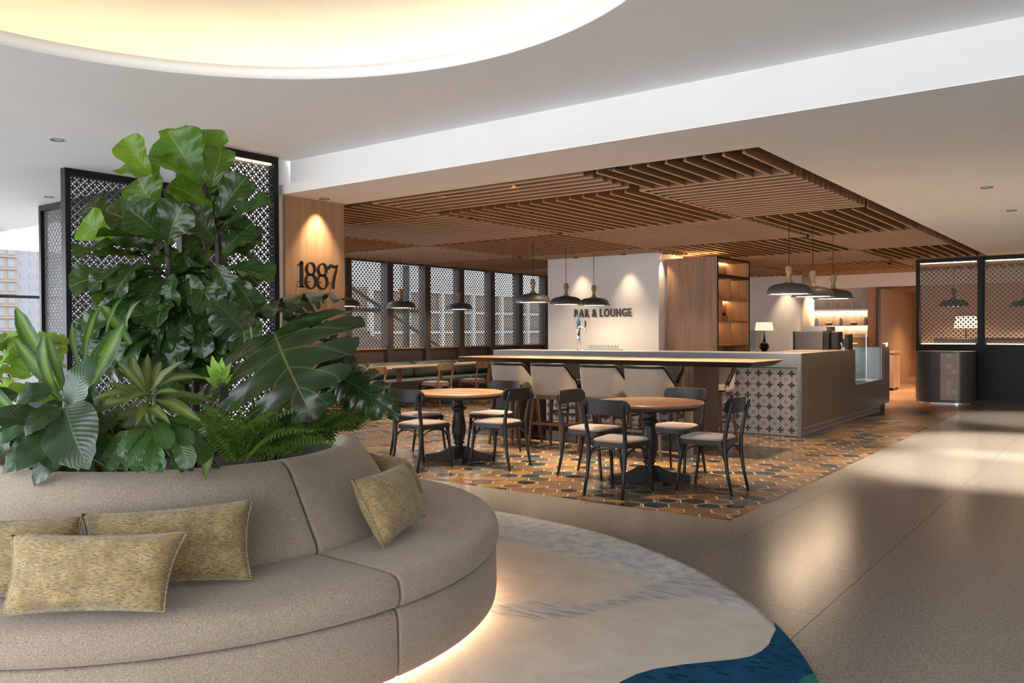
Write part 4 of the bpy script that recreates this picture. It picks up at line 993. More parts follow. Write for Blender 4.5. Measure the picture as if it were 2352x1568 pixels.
# room behind the lattice screens
struct(MB().box(-4.40, 4.9, 23.0, 23.1, 0, ZS+.2).build('wall_lounge', paint('lounge_warm', (.62, .45, .32), .7)))
b_ = thing('lounge_sofa', 'long dark sofa back seen low behind the lattice screens', 'sofa', (-3.5, 19.5, 0)); MB().box(0, 4.5, 0, .25, .1, 1.22).build('back', MT['bins'], b_, bevel=.03); MB().box(0, 4.5, .25, .8, .1, .5).build('seat', MT['bins'], b_, bevel=.03)
l2 = thing('table_lamp', 'glowing table lamp seen through the lattice screen above the rounded cabinet', 'lamp', (-3.05, 20.6, 1.0)); MB().lathe([(0, 0), (.05, 0), (.06, .1), (.02, .2), (.015, .45), (0, .45)], 16, cap=False).build('base', MT['black'], l2, True); MB().lathe([(.24, .42), (.20, .68), (.195, .68), (.235, .42), (.24, .42)], 24, cap=False).build('shade', emit('lounge_shade_glow', (1, .75, .45), 2.2), l2, True)
lt2 = thing('console_table', 'console table carrying the glowing lamp behind the lattice screen', 'table', (-3.4, 20.4, 0)); MB().box(0, .8, 0, .4, .96, 1.0).build('top', MT['oak'], lt2); MB().box(.02, .06, .02, .38, 0, .96).build('leg', MT['oak'], lt2); MB().box(.74, .78, .02, .38, 0, .96).build('leg', MT['oak'], lt2)

# ------------------------------------------------------------------ 1887 numerals
nu = thing('numeral_sign', 'dark raised numerals reading 1887 on the oak column', 'sign', (-7.075, 5.63, 1.87))
def ribbon(pts, wid, closed=False):
    n = len(pts); L_, R_ = [], []
    for i in range(n):
        a = Vector(pts[i-1] if (i or closed) else pts[0]); b_ = Vector(pts[(i+1) % n] if (i < n-1 or closed) else pts[-1]); d = (b_-a).normalized(); nn = Vector((-d.y, d.x)); w_ = wid[i] if isinstance(wid, list) else wid
        L_.append(Vector(pts[i])+nn*w_/2); R_.append(Vector(pts[i])-nn*w_/2)
    return L_, R_
def stroke(mb, pts, wid, closed=False, d0=.045, d1=.065):
    L_, R_ = ribbon(pts, wid, closed); n = len(pts); vv = []
    for p, q in zip(L_, R_): vv += [(d0, p.x, p.y), (d1, p.x, p.y), (d1, q.x, q.y), (d0, q.x, q.y)]
    fs = []
    for i in range(n if closed else n-1):
        j = (i+1) % n
        for k in range(4): fs.append((i*4+k, i*4+(k+1) % 4, j*4+(k+1) % 4, j*4+k))
    if not closed: fs += [(3, 2, 1, 0), ((n-1)*4, (n-1)*4+1, (n-1)*4+2, (n-1)*4+3)]
    mb.add(vv, fs)
def num1(x):
    m = MB(); stroke(m, [(x+.052, .265), (x+.052, .0)], .036); stroke(m, [(x+.006, .228), (x+.03, .240), (x+.062, .268)], [.012, .022, .03]); stroke(m, [(x+.018, .006), (x+.088, .006)], .013); return m
def num8(x):
    m = MB()
    for cz, rx, rz in ((.198, .055, .066), (.068, .066, .076)):
        pts = []; wd_ = []
        for k in range(32):
            a = 2*math.pi*k/32; pts.append((x+.075+rx*math.cos(a), cz+rz*math.sin(a))); wd_.append(.013+.017*abs(math.cos(a-.35))**1.4)
        stroke(m, pts, wd_, True)
    return m
def num7(x):
    m = MB(); stroke(m, [(x+.010, .205), (x+.014, .238), (x+.03, .252), (x+.06, .244), (x+.09, .238), (x+.115, .248), (x+.128, .262)], [.016, .03, .034, .032, .03, .024, .012])
    stroke(m, [(x+.125, .258), (x+.112, .20), (x+.085, .13), (x+.068, .06), (x+.066, .0)], [.012, .022, .028, .032, .034]); return m
for f_, x in ((num1, .0), (num8, .098), (num8, .255), (num7, .412)): f_(x).build('numeral', MT['dial'], nu)
for yy in (.05, .17, .33, .47): MB().box(0, .045, yy-.004, yy+.004, .06, .068).build('standoff_pin', MT['dial'], nu)

# ------------------------------------------------------------------ downlights
dl_ring = MB().lathe([(.045, 0), (.058, 0), (.058, -.006), (.045, -.004), (.045, 0)], 24, cap=False).mesh('trim_ring', MT['shade'])
dl_can = MB().lathe([(.045, 0), (.045, .06), (0, .06)], 20, cap=False).mesh('can', MT['black'])
dl_disc = MB().lathe([(0, .03), (.030, .03)], 16, cap=False).mesh('lens', MT['spotdisc'])
def downlight(loc, label, energy=0, size=60, blend=.6, tilt=None, col=(1, .74, .48), soft=.03, group='ceiling downlights'):
    t = thing('downlight', label, 'downlight', loc, 0, group)
    inst(dl_ring, 'trim_ring', t); inst(dl_can, 'can', t); inst(dl_disc, 'lens', t)
    if energy:
        ld = bpy.data.lights.new('downlight_beam', 'SPOT'); ld.energy = energy; ld.color = col; ld.spot_size = R(size); ld.spot_blend = blend; ld.shadow_soft_size = soft
        lo = link(bpy.data.objects.new('downlight_beam', ld), t); lo.location = (0, 0, -.012)
        if tilt: lo.rotation_euler = tilt
    return t
E_ = 270
downlight((-6.94, 5.93, ZS), 'downlight in the soffit above the 1887 numerals', 70, 76, 1, (0, R(6), 0))
SL = [(-5.91, 6.62, 'first slat downlight beside the beam, above the pale round table'), (-4.98, 6.63, 'second slat downlight beside the beam, between the round tables'), (-3.76, 6.54, 'third slat downlight beside the beam, above the brown round table'),
      (-5.98, 8.33, 'slat downlight over the first half of the high table'), (-4.98, 8.35, 'slat downlight over the middle of the high table'), (-6.86, 8.32, 'slat downlight over the column end of the high table'),
      (-4.135, 8.30, 'slat downlight over the counter end of the high table'), (-3.30, 9.01, 'slat downlight between the high table and the open edge'), (-7.08, 10.85, 'slat downlight over the bar counter beside the pendants'),
      (-9.14, 9.23, 'slat downlight behind the column towards the windows'), (-9.13, 10.91, 'slat downlight before the banquette tables'), (-5.185, 10.85, 'slat downlight above the middle of the bar counter'), (-4.845, 11.89, 'slat downlight behind the bar counter, warm patch beside it'),
      (-6.26, 10.92, 'slat downlight above the bar counter near the white wall'), (-6.54, 11.94, 'slat downlight behind the bar counter before the oak cabinet'), (-3.28, 11.75, 'slat downlight beside the counter pendants'), (-4.84, 13.50, 'slat downlight above the coffee machine'), (-4.155, 13.37, 'slat downlight above the display case')]
for i, (x, y, lab) in enumerate(SL): downlight((x, y, ZS+.02), lab, 60 if i in (8, 11, 13) else 12 if i == 15 else 160 if i < 2 else E_, 75, .7)
downlight((-1.235, 9.585, ZS), 'downlight in the white soffit, nearer of two', 750, 62, .7, col=(1, .86, .70)); downlight((-1.24, 11.634, ZS), 'downlight in the white soffit, farther of two', 750, 62, .7, col=(1, .86, .70))
downlight((-1.24, 15.2, ZS), 'faint downlight in the white soffit close to the lattice screens', 300, 62, .7, col=(1, .86, .70))
downlight((-7.97, 3.66, ZU), 'downlight in the high ceiling above the black lattice screen', 30, 70); downlight((-11.375, 5.115, ZU), 'small downlight in the high ceiling near the windows', 30, 70)
for px_, py_, lab in ((1325, 592, 'black spotlight above the bar wall, beside the pendants'), (1435, 584, 'black spotlight above the bar lettering'),):
    c = aty(px_, py_, 13.68); downlight((c.x, 13.62, ZS-.01), lab, 26, 64, 1, (R(8), 0, 0), soft=.03)
c = aty(1520, 583, 13.9); downlight((-6.98, 13.98, ZS-.01), 'black spotlight above the gap between bar wall and oak cabinet', 22, 60, 1, soft=.02)
c = aty(1800, 620, 21.75); downlight((c.x, 21.72, ZS), 'downlight washing the white wall behind the counter', 45, 60, 1, (R(6), 0, 0), soft=.02)
c = aty(1856, 630, 21.6); downlight((c.x+.02, 21.75, ZS), 'downlight washing the round cream column', 90, 50, .8, soft=.02)
downlight(((xa+xb)/2, 22.2, ZS), 'downlight in front of the tiled alcove', 200, 70); downlight((-4.1, 25.6, zd+.02), 'downlight in the oak lobby behind the counter', 130, 120); downlight((-4.4, 19.6, ZS), 'slat downlight above the wood floor behind the counter', 350, 80); downlight((-5.0, 17.3, ZS), 'slat downlight above the aisle behind the counter', 320, 80)
downlight((-3.4, 21.7, ZS), 'downlight over the console table behind the lattice screens', 250, 100); downlight((-1.9, 21.5, ZS), 'downlight in the lounge behind the lattice screens', 600, 100); downlight((.3, 21.5, ZS), 'downlight at the far side of the lounge behind the lattice screens', 600, 100)
# ------------------------------------------------------------------ plants
def leafmat(name, c, vein, trans, nv=7, rough=.34, streak=0, tr=.28, edge=None, midw=.022):
    m, t, b = nt(name); uvn = N(t, 'ShaderNodeUVMap'); uvn.uv_map = 'uv'; sp_ = N(t, 'ShaderNodeSeparateXYZ'); t.links.new(uvn.outputs[0], sp_.inputs[0])
    au = math_(t, 'ABSOLUTE', math_(t, 'SUBTRACT', math_(t, 'MULTIPLY', sp_.outputs[0], 2.0), 1.0)); v = sp_.outputs[1]
    ob = N(t, 'ShaderNodeObjectInfo'); g = N(t, 'ShaderNodeNewGeometry')
    n = noise(t, g.outputs['Position'], 9, 4, .6)
    base = ramp(t, n, [(.25, sh(c, .65)), (.75, sh(c, 1.4))])
    hs = N(t, 'ShaderNodeHueSaturation'); t.links.new(base, hs.inputs['Color']); t.links.new(math_(t, 'ADD', math_(t, 'MULTIPLY', ob.outputs['Random'], .03), .485), hs.inputs['Hue']); t.links.new(math_(t, 'ADD', math_(t, 'MULTIPLY', ob.outputs['Random'], .7), .65), hs.inputs['Value'])
    col = hs.outputs[0]
    if edge: col = mixc(t, ramp(t, au, [(.35, (1, 1, 1)), (.62, (0, 0, 0))]), col, edge)
    mid = ramp(t, au, [(midw, (1, 1, 1)), (midw*2.2, (0, 0, 0))])
    ph = math_(t, 'SUBTRACT', math_(t, 'MULTIPLY', v, nv), math_(t, 'MULTIPLY', au, nv*.28 if not streak else 0))
    fr = math_(t, 'ABSOLUTE', math_(t, 'SUBTRACT', math_(t, 'FRACT', ph), .5))
    if streak: fr = math_(t, 'ABSOLUTE', math_(t, 'SUBTRACT', math_(t, 'FRACT', math_(t, 'MULTIPLY', au, streak)), .5))
    lat = ramp(t, fr, [(.02, (.75, .75, .75)), (.07, (0, 0, 0))])
    f = math_(t, 'MAXIMUM', mid, math_(t, 'MULTIPLY', lat, .75)); col = mixc(t, f, col, vein); t.links.new(col, b.inputs['Base Color'])
    b.inputs['Roughness'].default_value = rough; b.inputs['Specular IOR Level'].default_value = .34
    hgt = math_(t, 'SUBTRACT', fr, math_(t, 'MULTIPLY', mid, .5)); bump(t, b, hgt, .28, .006)
    trn = N(t, 'ShaderNodeBsdfTranslucent'); trn.inputs[0].default_value = trans+(1,); mx = N(t, 'ShaderNodeMixShader'); mx.inputs[0].default_value = tr
    t.links.new(b.outputs[0], mx.inputs[1]); t.links.new(trn.outputs[0], mx.inputs[2]); t.links.new(mx.outputs[0], t.nodes['Material Output'].inputs[0]); return m
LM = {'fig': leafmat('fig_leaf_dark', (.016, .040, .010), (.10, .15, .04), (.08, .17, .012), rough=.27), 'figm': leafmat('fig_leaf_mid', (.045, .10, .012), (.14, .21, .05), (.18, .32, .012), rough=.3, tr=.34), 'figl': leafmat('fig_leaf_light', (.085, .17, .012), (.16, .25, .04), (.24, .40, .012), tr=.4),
      'mon': leafmat('monstera_leaf', (.011, .024, .008), (.065, .085, .028), (.05, .11, .015), 5, .26, tr=.10, midw=.010), 'corn': leafmat('corn_plant_leaf', (.02, .055, .012), (.16, .26, .05), (.14, .28, .03), 3, .36, streak=4, edge=(.11, .20, .035)),
      'lily': leafmat('peace_lily_leaf', (.013, .036, .011), (.032, .068, .024), (.07, .16, .03), 14, .30, tr=.18), 'lime': leafmat('lime_dracaena_leaf', (.055, .085, .018), (.18, .22, .07), (.16, .24, .03), 2, .36, streak=3, edge=(.12, .15, .04)),
      'pad': leafmat('paddle_leaf', (.022, .064, .013), (.065, .13, .03), (.14, .30, .03), 12, .30, tr=.25), 'fern': leafmat('fern_frond', (.052, .105, .016), (.08, .16, .03), (.16, .30, .03), 2, .45, tr=.3),
      'philo': leafmat('philodendron_leaf', (.20, .34, .05), (.28, .42, .1), (.42, .60, .10), 8, .42, tr=.4)}
def uvset(me, uvs):
    l = me.uv_layers.new(name='uv')
    for lp_ in me.loops: l.data[lp_.index].uv = uvs[lp_.vertex_index]
def leaf_mesh(name, mat_, wfun, W, droop=.5, fold=.15, wave=.02, nl=14, nw=8, twist=0, seed=0, nwav=3, stalk=0):
    rd = random.Random(seed); vv = []; uvs = []; y = z = 0; pts = []
    for i in range(nl+1):
        s_ = i/nl; a = -droop*(s_**1.4)+droop*.35; pts.append((y, z, a)); y += math.cos(a)/nl; z += math.sin(a)/nl
    p1, p2 = rd.uniform(0, 6.28), rd.uniform(0, 6.28)
    for i, (y, z, a) in enumerate(pts):
        s_ = i/nl; hw = W/2*wfun(s_)
        for j in range(nw+1):
            u = 2*j/nw-1; au = abs(u); x = u*hw; lift = fold*hw*au + wave*math.sin(nwav*2*math.pi*s_+(p1 if u > 0 else p2))*au**1.6*(hw*2/W+.15) - .10*hw*(1-au*au)*0
            tw = twist*s_; nx, nz = -math.sin(a), math.cos(a)
            xx = x*math.cos(tw)-lift*math.sin(tw); ll = lift*math.cos(tw)+x*math.sin(tw)
            vv.append((xx, y+ll*nx, z+ll*nz)); uvs.append((j/nw, s_))
    fs = [(i*(nw+1)+j, i*(nw+1)+j+1, (i+1)*(nw+1)+j+1, (i+1)*(nw+1)+j) for i in range(nl) for j in range(nw)]
    me = MB().add(vv, fs).mesh(name, mat_, True); uvset(me, uvs); return me, Vector((0, pts[-1][0], pts[-1][1]))
def prof(pts):
    def f(s_):
        for (a, wa), (b_, wb) in zip(pts, pts[1:]):
            if s_ <= b_: k = (s_-a)/(b_-a); k = k*k*(3-2*k); return wa+(wb-wa)*k
        return pts[-1][1]
    return f
FIG = prof([(0, .04), (.06, .22), (.2, .42), (.36, .50), (.55, .80), (.74, 1.0), (.88, .86), (.96, .52), (1, .10)])
LANCE = prof([(0, .12), (.12, .35), (.4, .95), (.55, 1), (.8, .6), (.93, .25), (1, .02)]); STRAP = prof([(0, .45), (.2, .75), (.5, 1), (.75, .85), (.92, .4), (1, .02)])
OVAL = prof([(0, .06), (.06, .45), (.2, .85), (.4, 1), (.65, .85), (.85, .45), (.96, .12), (1, .01)]); PAD = prof([(0, .08), (.08, .55), (.2, .72), (.5, .88), (.75, 1), (.9, .75), (.97, .4), (1, .05)])
HEART = prof([(0, .35), (.04, .75), (.15, 1), (.35, .95), (.65, .65), (.88, .28), (1, .02)])
def variants(key, wf, W, droops, fold=.15, wave=.02, **kw): return [leaf_mesh('leaf', LM[key], wf, W, d, fold, wave, seed=i+len(key), **kw) for i, d in enumerate(droops)]
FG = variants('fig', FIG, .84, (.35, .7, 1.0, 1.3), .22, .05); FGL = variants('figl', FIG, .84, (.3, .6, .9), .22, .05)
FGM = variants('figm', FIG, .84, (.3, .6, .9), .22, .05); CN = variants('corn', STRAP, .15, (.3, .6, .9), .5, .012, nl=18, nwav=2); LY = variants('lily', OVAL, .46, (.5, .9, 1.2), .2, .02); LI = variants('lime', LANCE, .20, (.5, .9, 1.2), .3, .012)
PD = variants('pad', PAD, .36, (.5, .9, 1.2), .1, .03, nwav=5); PH = variants('philo', HEART, .75, (.5, .9), .2, .05)
def monstera(seed):
    rd = random.Random(seed); nl, nw = 60, 20; vv = []; uvs = []; drop = set()
    W = HEART
    nlob = 5; pts = []; y = z = 0
    for i in range(nl+1):
        s_ = i/nl; a = .35-1.05*s_**1.2; pts.append((y, z, a)); y += math.cos(a)/nl; z += math.sin(a)/nl
    def at(s_):
        s_ = max(0, min(.9999, s_))*nl; i = int(s_); k = s_-i; p, q = pts[i], pts[i+1]; return p[0]+(q[0]-p[0])*k, p[1]+(q[1]-p[1])*k, p[2]
    wob = [rd.uniform(.9, 1.08) for _ in range(40)]
    for i in range(nl+1):
        s_ = i/nl; hw = .52*W(s_)+.02
        for j in range(nw+1):
            u = 2*j/nw-1; au = abs(u); y, z, a = at(s_); lob = s_*nlob*1.0; fr = abs((lob % 1)-.5)*2      # 1 at the slit, 0 mid-lobe
            reach = 1-.10*max(0, fr-.4)
            x = u*hw*reach*(wob[int(lob)+(12 if u > 0 else 0)] if s_ < .78 else 1); y2 = y+(-.16+.55*s_)*.45*au**1.2*(1-s_**2.5); lift = .10*au*hw - .30*hw*au**2.2 + .03*au*math.cos(lob*2*math.pi)
            nx, nz = -math.sin(a), math.cos(a); vv.append((x, y2+lift*nx, z+lift*nz)); uvs.append((j/nw, s_))
    fs = []
    for i in range(nl):
        for j in range(nw):
            u = abs(2*(j+.5)/nw-1); lob = ((i+.5)/nl*nlob) % 1; slit = min(lob, 1-lob)
            if (i+.5)/nl > .06 and slit < .07+.05*(u > .62)+.05*(u > .85) and u > .38 and (i+.5)/nl < .84: continue
            fs.append((i*(nw+1)+j, i*(nw+1)+j+1, (i+1)*(nw+1)+j+1, (i+1)*(nw+1)+j))
    me = MB().add(vv, fs).mesh('leaf', LM['mon'], True); uvset(me, uvs); return me, Vector((0, pts[-1][0], pts[-1][1]))
MO = [monstera(k) for k in range(3)]
def fern_mesh(seed):
    rd = random.Random(seed); n = 24; vv = []; fs = []; uvs = []; y = z = 0; a0 = .7
    for i in range(n):
        s_ = i/n; a = a0-1.5*s_**1.25; y2, z2 = y+math.cos(a)/n, z+math.sin(a)/n
        w_ = .135*math.sin(math.pi*min(1, s_*1.0+.10))**.7*(1-.35*s_)
        o = len(vv); t_ = .003
        vv += [(-t_, y, z), (t_, y, z), (t_, y2, z2), (-t_, y2, z2)]; uvs += [(.5, .5)]*4; fs.append((o, o+1, o+2, o+3))
        for s2 in (-1, 1):
            o = len(vv); L_ = w_*rd.uniform(.85, 1.1); b_ = .42/n; dz = -.25*L_; fw = .25*L_; up = rd.uniform(-.01, .012)
            vv += [(0, y, z), (s2*L_*.5, y+fw*.5-b_*.6, z+dz*.3+up), (s2*L_, y+fw, z+dz), (s2*L_*.5, y+fw*.5+b_*.9, z+dz*.3+up), (0, y+b_*1.2, z)]; uvs += [(.8, .2)]*5
            fs.append((o, o+1, o+2, o+3, o+4) if s2 > 0 else (o+4, o+3, o+2, o+1, o))
        y, z = y2, z2
    me = MB().add(vv, fs).mesh('frond', LM['fern'], False); uvset(me, uvs); return me, Vector((0, y, z))
FE = [fern_mesh(k) for k in range(3)]
def place(var, B, T, n, parent, name='leaf', wid=1.0):
    me, chord = var; B = Vector(B); T = Vector(T); L_ = (T-B).length; yl = chord.normalized(); xl = Vector((1, 0, 0)); zl = xl.cross(yl)
    yw = (T-B).normalized(); zw = Vector(n); zw = zw-yw*zw.dot(yw)
    if zw.length < 1e-3: zw = Vector((.01, .02, 1)); zw = zw-yw*zw.dot(yw)
    zw.normalize(); xw = yw.cross(zw); s_ = L_/chord.length
    M = Matrix((xw*wid, yw, zw)).transposed() @ Matrix((xl, yl, zl)); M = M*s_
    o = bpy.data.objects.new(name, me); link(o, parent); M4 = M.to_4x4(); M4.translation = B-parent.location; o.matrix_local = M4; return o
TOC = -AX[2]                      # towards the photographer
UPV = Vector((0, 0, 1))
def nrm(k, side=0): return (TOC*k + UPV*(1-abs(k)) + AX[0]*side)
rl = random.Random(11)
PC = Vector((SC[0], SC[1], .70))
D0 = dep(PC)
# fiddle-leaf fig: two trunks
figp = thing('fiddle_leaf_fig', 'tall fiddle-leaf fig with large glossy leaves rising from the planter', 'plant', PC)
def trunk(pts, r0, r1, parent, mat_='trunk', name='trunk', seg_=8):
    n = len(pts); return MB().tube([p-parent.location for p in pts], [r0+(r1-r0)*k/(n-1) for k in range(n)], seg_).build(name, MT[mat_], parent, True)
tA = [atd(425, 900, D0), atd(420, 800, D0), atd(405, 720, D0-.02), atd(390, 640, D0-.04), atd(384, 560, D0-.05), atd(378, 490, D0-.05), atd(366, 425, D0-.05)]; tA[0].z = .66
tB = [atd(440, 900, D0+.05), atd(455, 790, D0+.08), atd(485, 700, D0+.06), atd(502, 630, D0+.05), atd(500, 560, D0+.03), atd(488, 490, D0), atd(470, 425, D0-.02)]; tB[0].z = .66
trunk(tA, .024, .009, figp); trunk(tB, .022, .009, figp)
trunk([atd(392, 640, D0), atd(350, 610, D0+.04), atd(325, 575, D0+.06)], .010, .006, figp, name='branch'); trunk([atd(484, 690, D0+.05), atd(455, 600, D0+.08), atd(440, 570, D0+.1)], .011, .006, figp, name='branch')
# (base px, tip px, base depth offset, tip depth offset, facing, light?, width)
FL = [((466, 425), (386, 303), 0, -.05, .75, 0, 1.25), ((470, 415), (474, 297), .06, .10, .7, 0, 1.15), ((486, 445), (512, 338), .02, .06, .6, 0, .8), ((378, 365), (402, 296), .05, .08, .9, 1, .95), ((346, 402), (283, 318), -.02, -.06, .8, 1, 1.0), ((350, 412), (277, 384), .03, .06, .5, 1, 1.1),
      ((463, 428), (338, 360), -.06, -.22, .15, 0, .95), ((368, 492), (316, 410), -.08, -.14, .85, 0, 1.35), ((489, 492), (384, 426), -.05, -.15, .45, 0, 1.2), ((496, 500), (567, 406), .0, .02, .7, 0, .95), ((262, 492), (197, 478), .1, .14, .5, 0, 1.3), ((258, 548), (190, 505), -.02, -.06, .9, 1, 1.5),
      ((360, 540), (243, 484), .04, .08, .6, 0, .9), ((374, 545), (296, 480), -.10, -.2, .8, 0, 1.35), ((386, 562), (424, 466), -.12, -.2, .85, 0, 1.1), ((372, 552), (220, 545), -.06, -.18, .05, 0, .9), ((388, 592), (220, 570), -.05, -.14, .2, 0, .9), ((380, 580), (188, 592), .05, .1, .25, 0, .75), ((330, 588), (210, 590), -.03, -.1, .3, 0, .9),
      ((497, 556), (436, 480), -.08, -.14, .7, 0, 1.1), ((508, 537), (629, 472), -.04, -.1, .45, 0, .62), ((510, 582), (582, 512), -.02, -.02, .75, 0, 1.2), ((515, 592), (600, 540), .04, .10, .5, 0, .9), ((502, 628), (622, 648), -.08, -.2, .25, 0, .75), ((496, 640), (394, 656), -.1, -.2, .2, 0, .8),
      ((386, 620), (238, 652), -.04, -.14, .3, 0, .85), ((385, 630), (218, 712), -.10, -.25, .3, 0, .55), ((380, 640), (252, 700), .05, .0, .5, 0, .9), ((382, 640), (332, 700), -.14, -.24, .7, 0, 1.1), ((385, 650), (362, 735), -.16, -.24, .8, 0, .85), ((396, 660), (382, 760), -.16, -.22, .8, 0, .7), ((345, 672), (248, 768), -.14, -.2, .4, 0, .5),
      ((352, 742), (292, 792), -.16, -.22, .8, 0, 1.2), ((500, 632), (392, 606), .06, .1, .6, 0, 1.0), ((505, 640), (398, 640), .02, .05, .7, 0, 1.1), ((500, 640), (462, 700), -.12, -.2, .8, 0, .9), ((505, 650), (560, 720), -.06, -.14, .6, 0, .9), ((400, 700), (470, 660), -.14, -.22, .7, 0, 1.0),
      ((410, 720), (300, 730), -.12, -.26, .6, 0, .9), ((420, 740), (350, 800), -.14, -.22, .8, 0, 1.1), ((430, 720), (490, 790), -.12, -.2, .8, 0, 1.1), ((440, 760), (420, 850), -.12, -.2, .85, 0, 1.0), ((470, 700), (540, 690), -.1, -.2, .4, 0, .9), ((420, 780), (340, 840), -.10, -.16, .7, 0, 1.0), ((470, 760), (540, 800), -.05, -.1, .7, 0, 1.1),
      ((372, 430), (328, 372), .10, .14, .8, 0, 1.1), ((486, 470), (440, 405), .12, .18, .8, 0, 1.1), ((380, 500), (425, 440), .1, .15, .8, 0, 1.1), ((480, 520), (530, 470), .12, .2, .7, 0, 1.0)]
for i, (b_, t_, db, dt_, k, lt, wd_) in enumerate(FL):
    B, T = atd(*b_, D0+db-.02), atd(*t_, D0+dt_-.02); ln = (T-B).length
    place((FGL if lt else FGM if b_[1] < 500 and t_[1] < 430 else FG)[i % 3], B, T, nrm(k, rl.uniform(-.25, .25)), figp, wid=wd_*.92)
for i in range(34):
    s_ = rl.random(); tr_ = tA if i % 2 else tB; k = s_*(len(tr_)-2)+.9; a = tr_[int(k)].lerp(tr_[min(int(k)+1, len(tr_)-1)], k-int(k)); an = rl.uniform(0, 6.28); L_ = rl.uniform(.17, .27)
    away = Vector((math.cos(an), math.sin(an), rl.uniform(-.5, .35))).normalized()
    if away.dot(TOC) > .3: away = away-TOC*away.dot(TOC)*1.6
    away.normalize(); place(FG[i % 4], a, a+away*L_, UPV*.7+TOC*.4, figp)

for i in range(60):          # hanging leaves of the lower crown
    px_, py_ = rl.uniform(255, 560), rl.uniform(590, 800); dd = D0+rl.uniform(-.24, .02); B = atd(px_, py_, dd); side = (px_-410)/160
    d = AX[0]*(side*.8+rl.uniform(-.4, .4)) - UPV*rl.uniform(.1, 1.0) + TOC*rl.uniform(-.1, .35); place(FG[i % 4], B, B+d.normalized()*rl.uniform(.17, .27), TOC*.75+UPV*.45+AX[0]*rl.uniform(-.4, .4), figp, wid=rl.uniform(.75, 1.0))
# monstera
mp_ = thing('monstera', 'monstera with broad split leaves arching over the sofa towards the column', 'plant', (-3.52, 2.55, .70))
def petiole(root, B, parent, r=.008):
    mid = (root+B)/2+Vector((0, 0, .10)); MB().tube([p-parent.location for p in (root, root.lerp(mid, .6), mid.lerp(B, .45), B)], [r*1.2, r, r*.9, r*.7], 7).build('petiole', MT['stem'], parent, True)
MR = Vector((-3.50, 2.55, .68))
ML = [((630, 765), (722, 966), 3.42, 3.18, .85, 1.30, .1), ((575, 726), (790, 690), 3.55, 3.55, .12, .75, .1), ((792, 872), (920, 958), 3.55, 3.45, .55, .62, -.3), ((668, 742), (775, 772), 3.62, 3.62, .55, .8, .2), ((790, 880), (778, 786), 3.75, 3.8, .8, .6, 0), ((735, 800), (832, 905), 3.62, 3.6, .7, .7, 0), ((650, 720), (745, 690), 3.75, 3.85, .5, .8, 0), ((560, 760), (480, 690), 3.7, 3.75, .5, .8, 0), ((720, 860), (790, 930), 3.7, 3.7, .7, .8, 0)]
for i, (b_, t_, d1, d2, k, wd_, sd) in enumerate(ML):
    B, T = atd(*b_, d1), atd(*t_, d2); place(MO[i % 3], B, T, nrm(k, sd), mp_, wid=wd_); petiole(MR+Vector((rl.uniform(-.06, .06), rl.uniform(-.06, .06), 0)), B, mp_)
# corn plant on the window side
cp = thing('corn_plant', 'corn plant with upright striped strap leaves at the window side of the planter', 'plant', (-3.72, 1.95, .68))
DC = 3.30; cb_ = (150, 935)
for i, (b_, t_, db, dt_, k, wd_) in enumerate([((118, 850), (36, 706), 0, .1, .8, 1.1), ((135, 900), (36, 780), -.03, -.05, .7, 1.1), ((140, 920), (102, 764), -.06, -.1, .8, 1.1), ((150, 900), (110, 770), 0, .0, .7, .9), ((205, 890), (285, 742), -.05, -.1, .75, 1.3), ((290, 750), (322, 690), -.1, -.12, .6, 1.0), ((180, 840), (166, 738), .1, .15, .7, .8), ((195, 830), (232, 702), .1, .2, .7, .8), ((245, 760), (282, 684), .15, .2, .8, .6), ((60, 985), (-30, 880), -.05, 0, .6, 1.2), ((300, 790), (230, 700), .2, .3, .7, .9), ((200, 880), (255, 790), .05, .1, .7, 1.1)]):
    place(CN[i % 3], atd(*b_, DC+db), atd(*t_, DC+dt_), nrm(k, rl.uniform(-.3, .3)), cp, wid=wd_*1.25)
trunk([Vector((-3.72, 1.95, .66)), atd(150, 960, DC), atd(152, 900, DC)], .018, .012, cp, 'stem', 'cane'); trunk([Vector((-3.70, 2.0, .66)), atd(215, 960, DC), atd(205, 885, DC)], .018, .012, cp, 'stem', 'cane')
# peace lily over the rim
pl_ = thing('peace_lily', 'peace lily with broad ribbed dark leaves hanging over the rim of the sofa back', 'plant', (-3.45, 1.85, .68))
DL = 3.02
for i, (b_, t_, db, dt_, k, wd_) in enumerate([((150, 935), (206, 1078), 0, -.12, .8, 1.6), ((166, 935), (230, 818), .05, .05, .7, 1.25), ((138, 938), (58, 1002), 0, -.08, .5, 1.2), ((122, 988), (38, 1082), -.02, -.12, .7, 1.2), ((60, 985), (-20, 1040), 0, .0, .5, 1.0), ((120, 900), (36, 925), .1, .1, .6, 1.2), ((110, 990), (-10, 1010), .05, .05, .4, .8), ((190, 980), (250, 1060), .05, .0, .7, 1.2), ((100, 1010), (130, 1085), .05, .02, .7, 1.1), ((80, 1000), (10, 1082), .1, .06, .7, 1.0), ((210, 1000), (180, 1084), .08, .02, .8, 1.0), ((230, 960), (215, 880), .1, .12, .7, 1.0)]):
    B = atd(*b_, DL+db); place(LY[i % 3], B, atd(*t_, DL+dt_), nrm(k, rl.uniform(-.3, .3)), pl_, wid=wd_*1.12); petiole(Vector((-3.45, 1.90, .68)), B, pl_, .005)
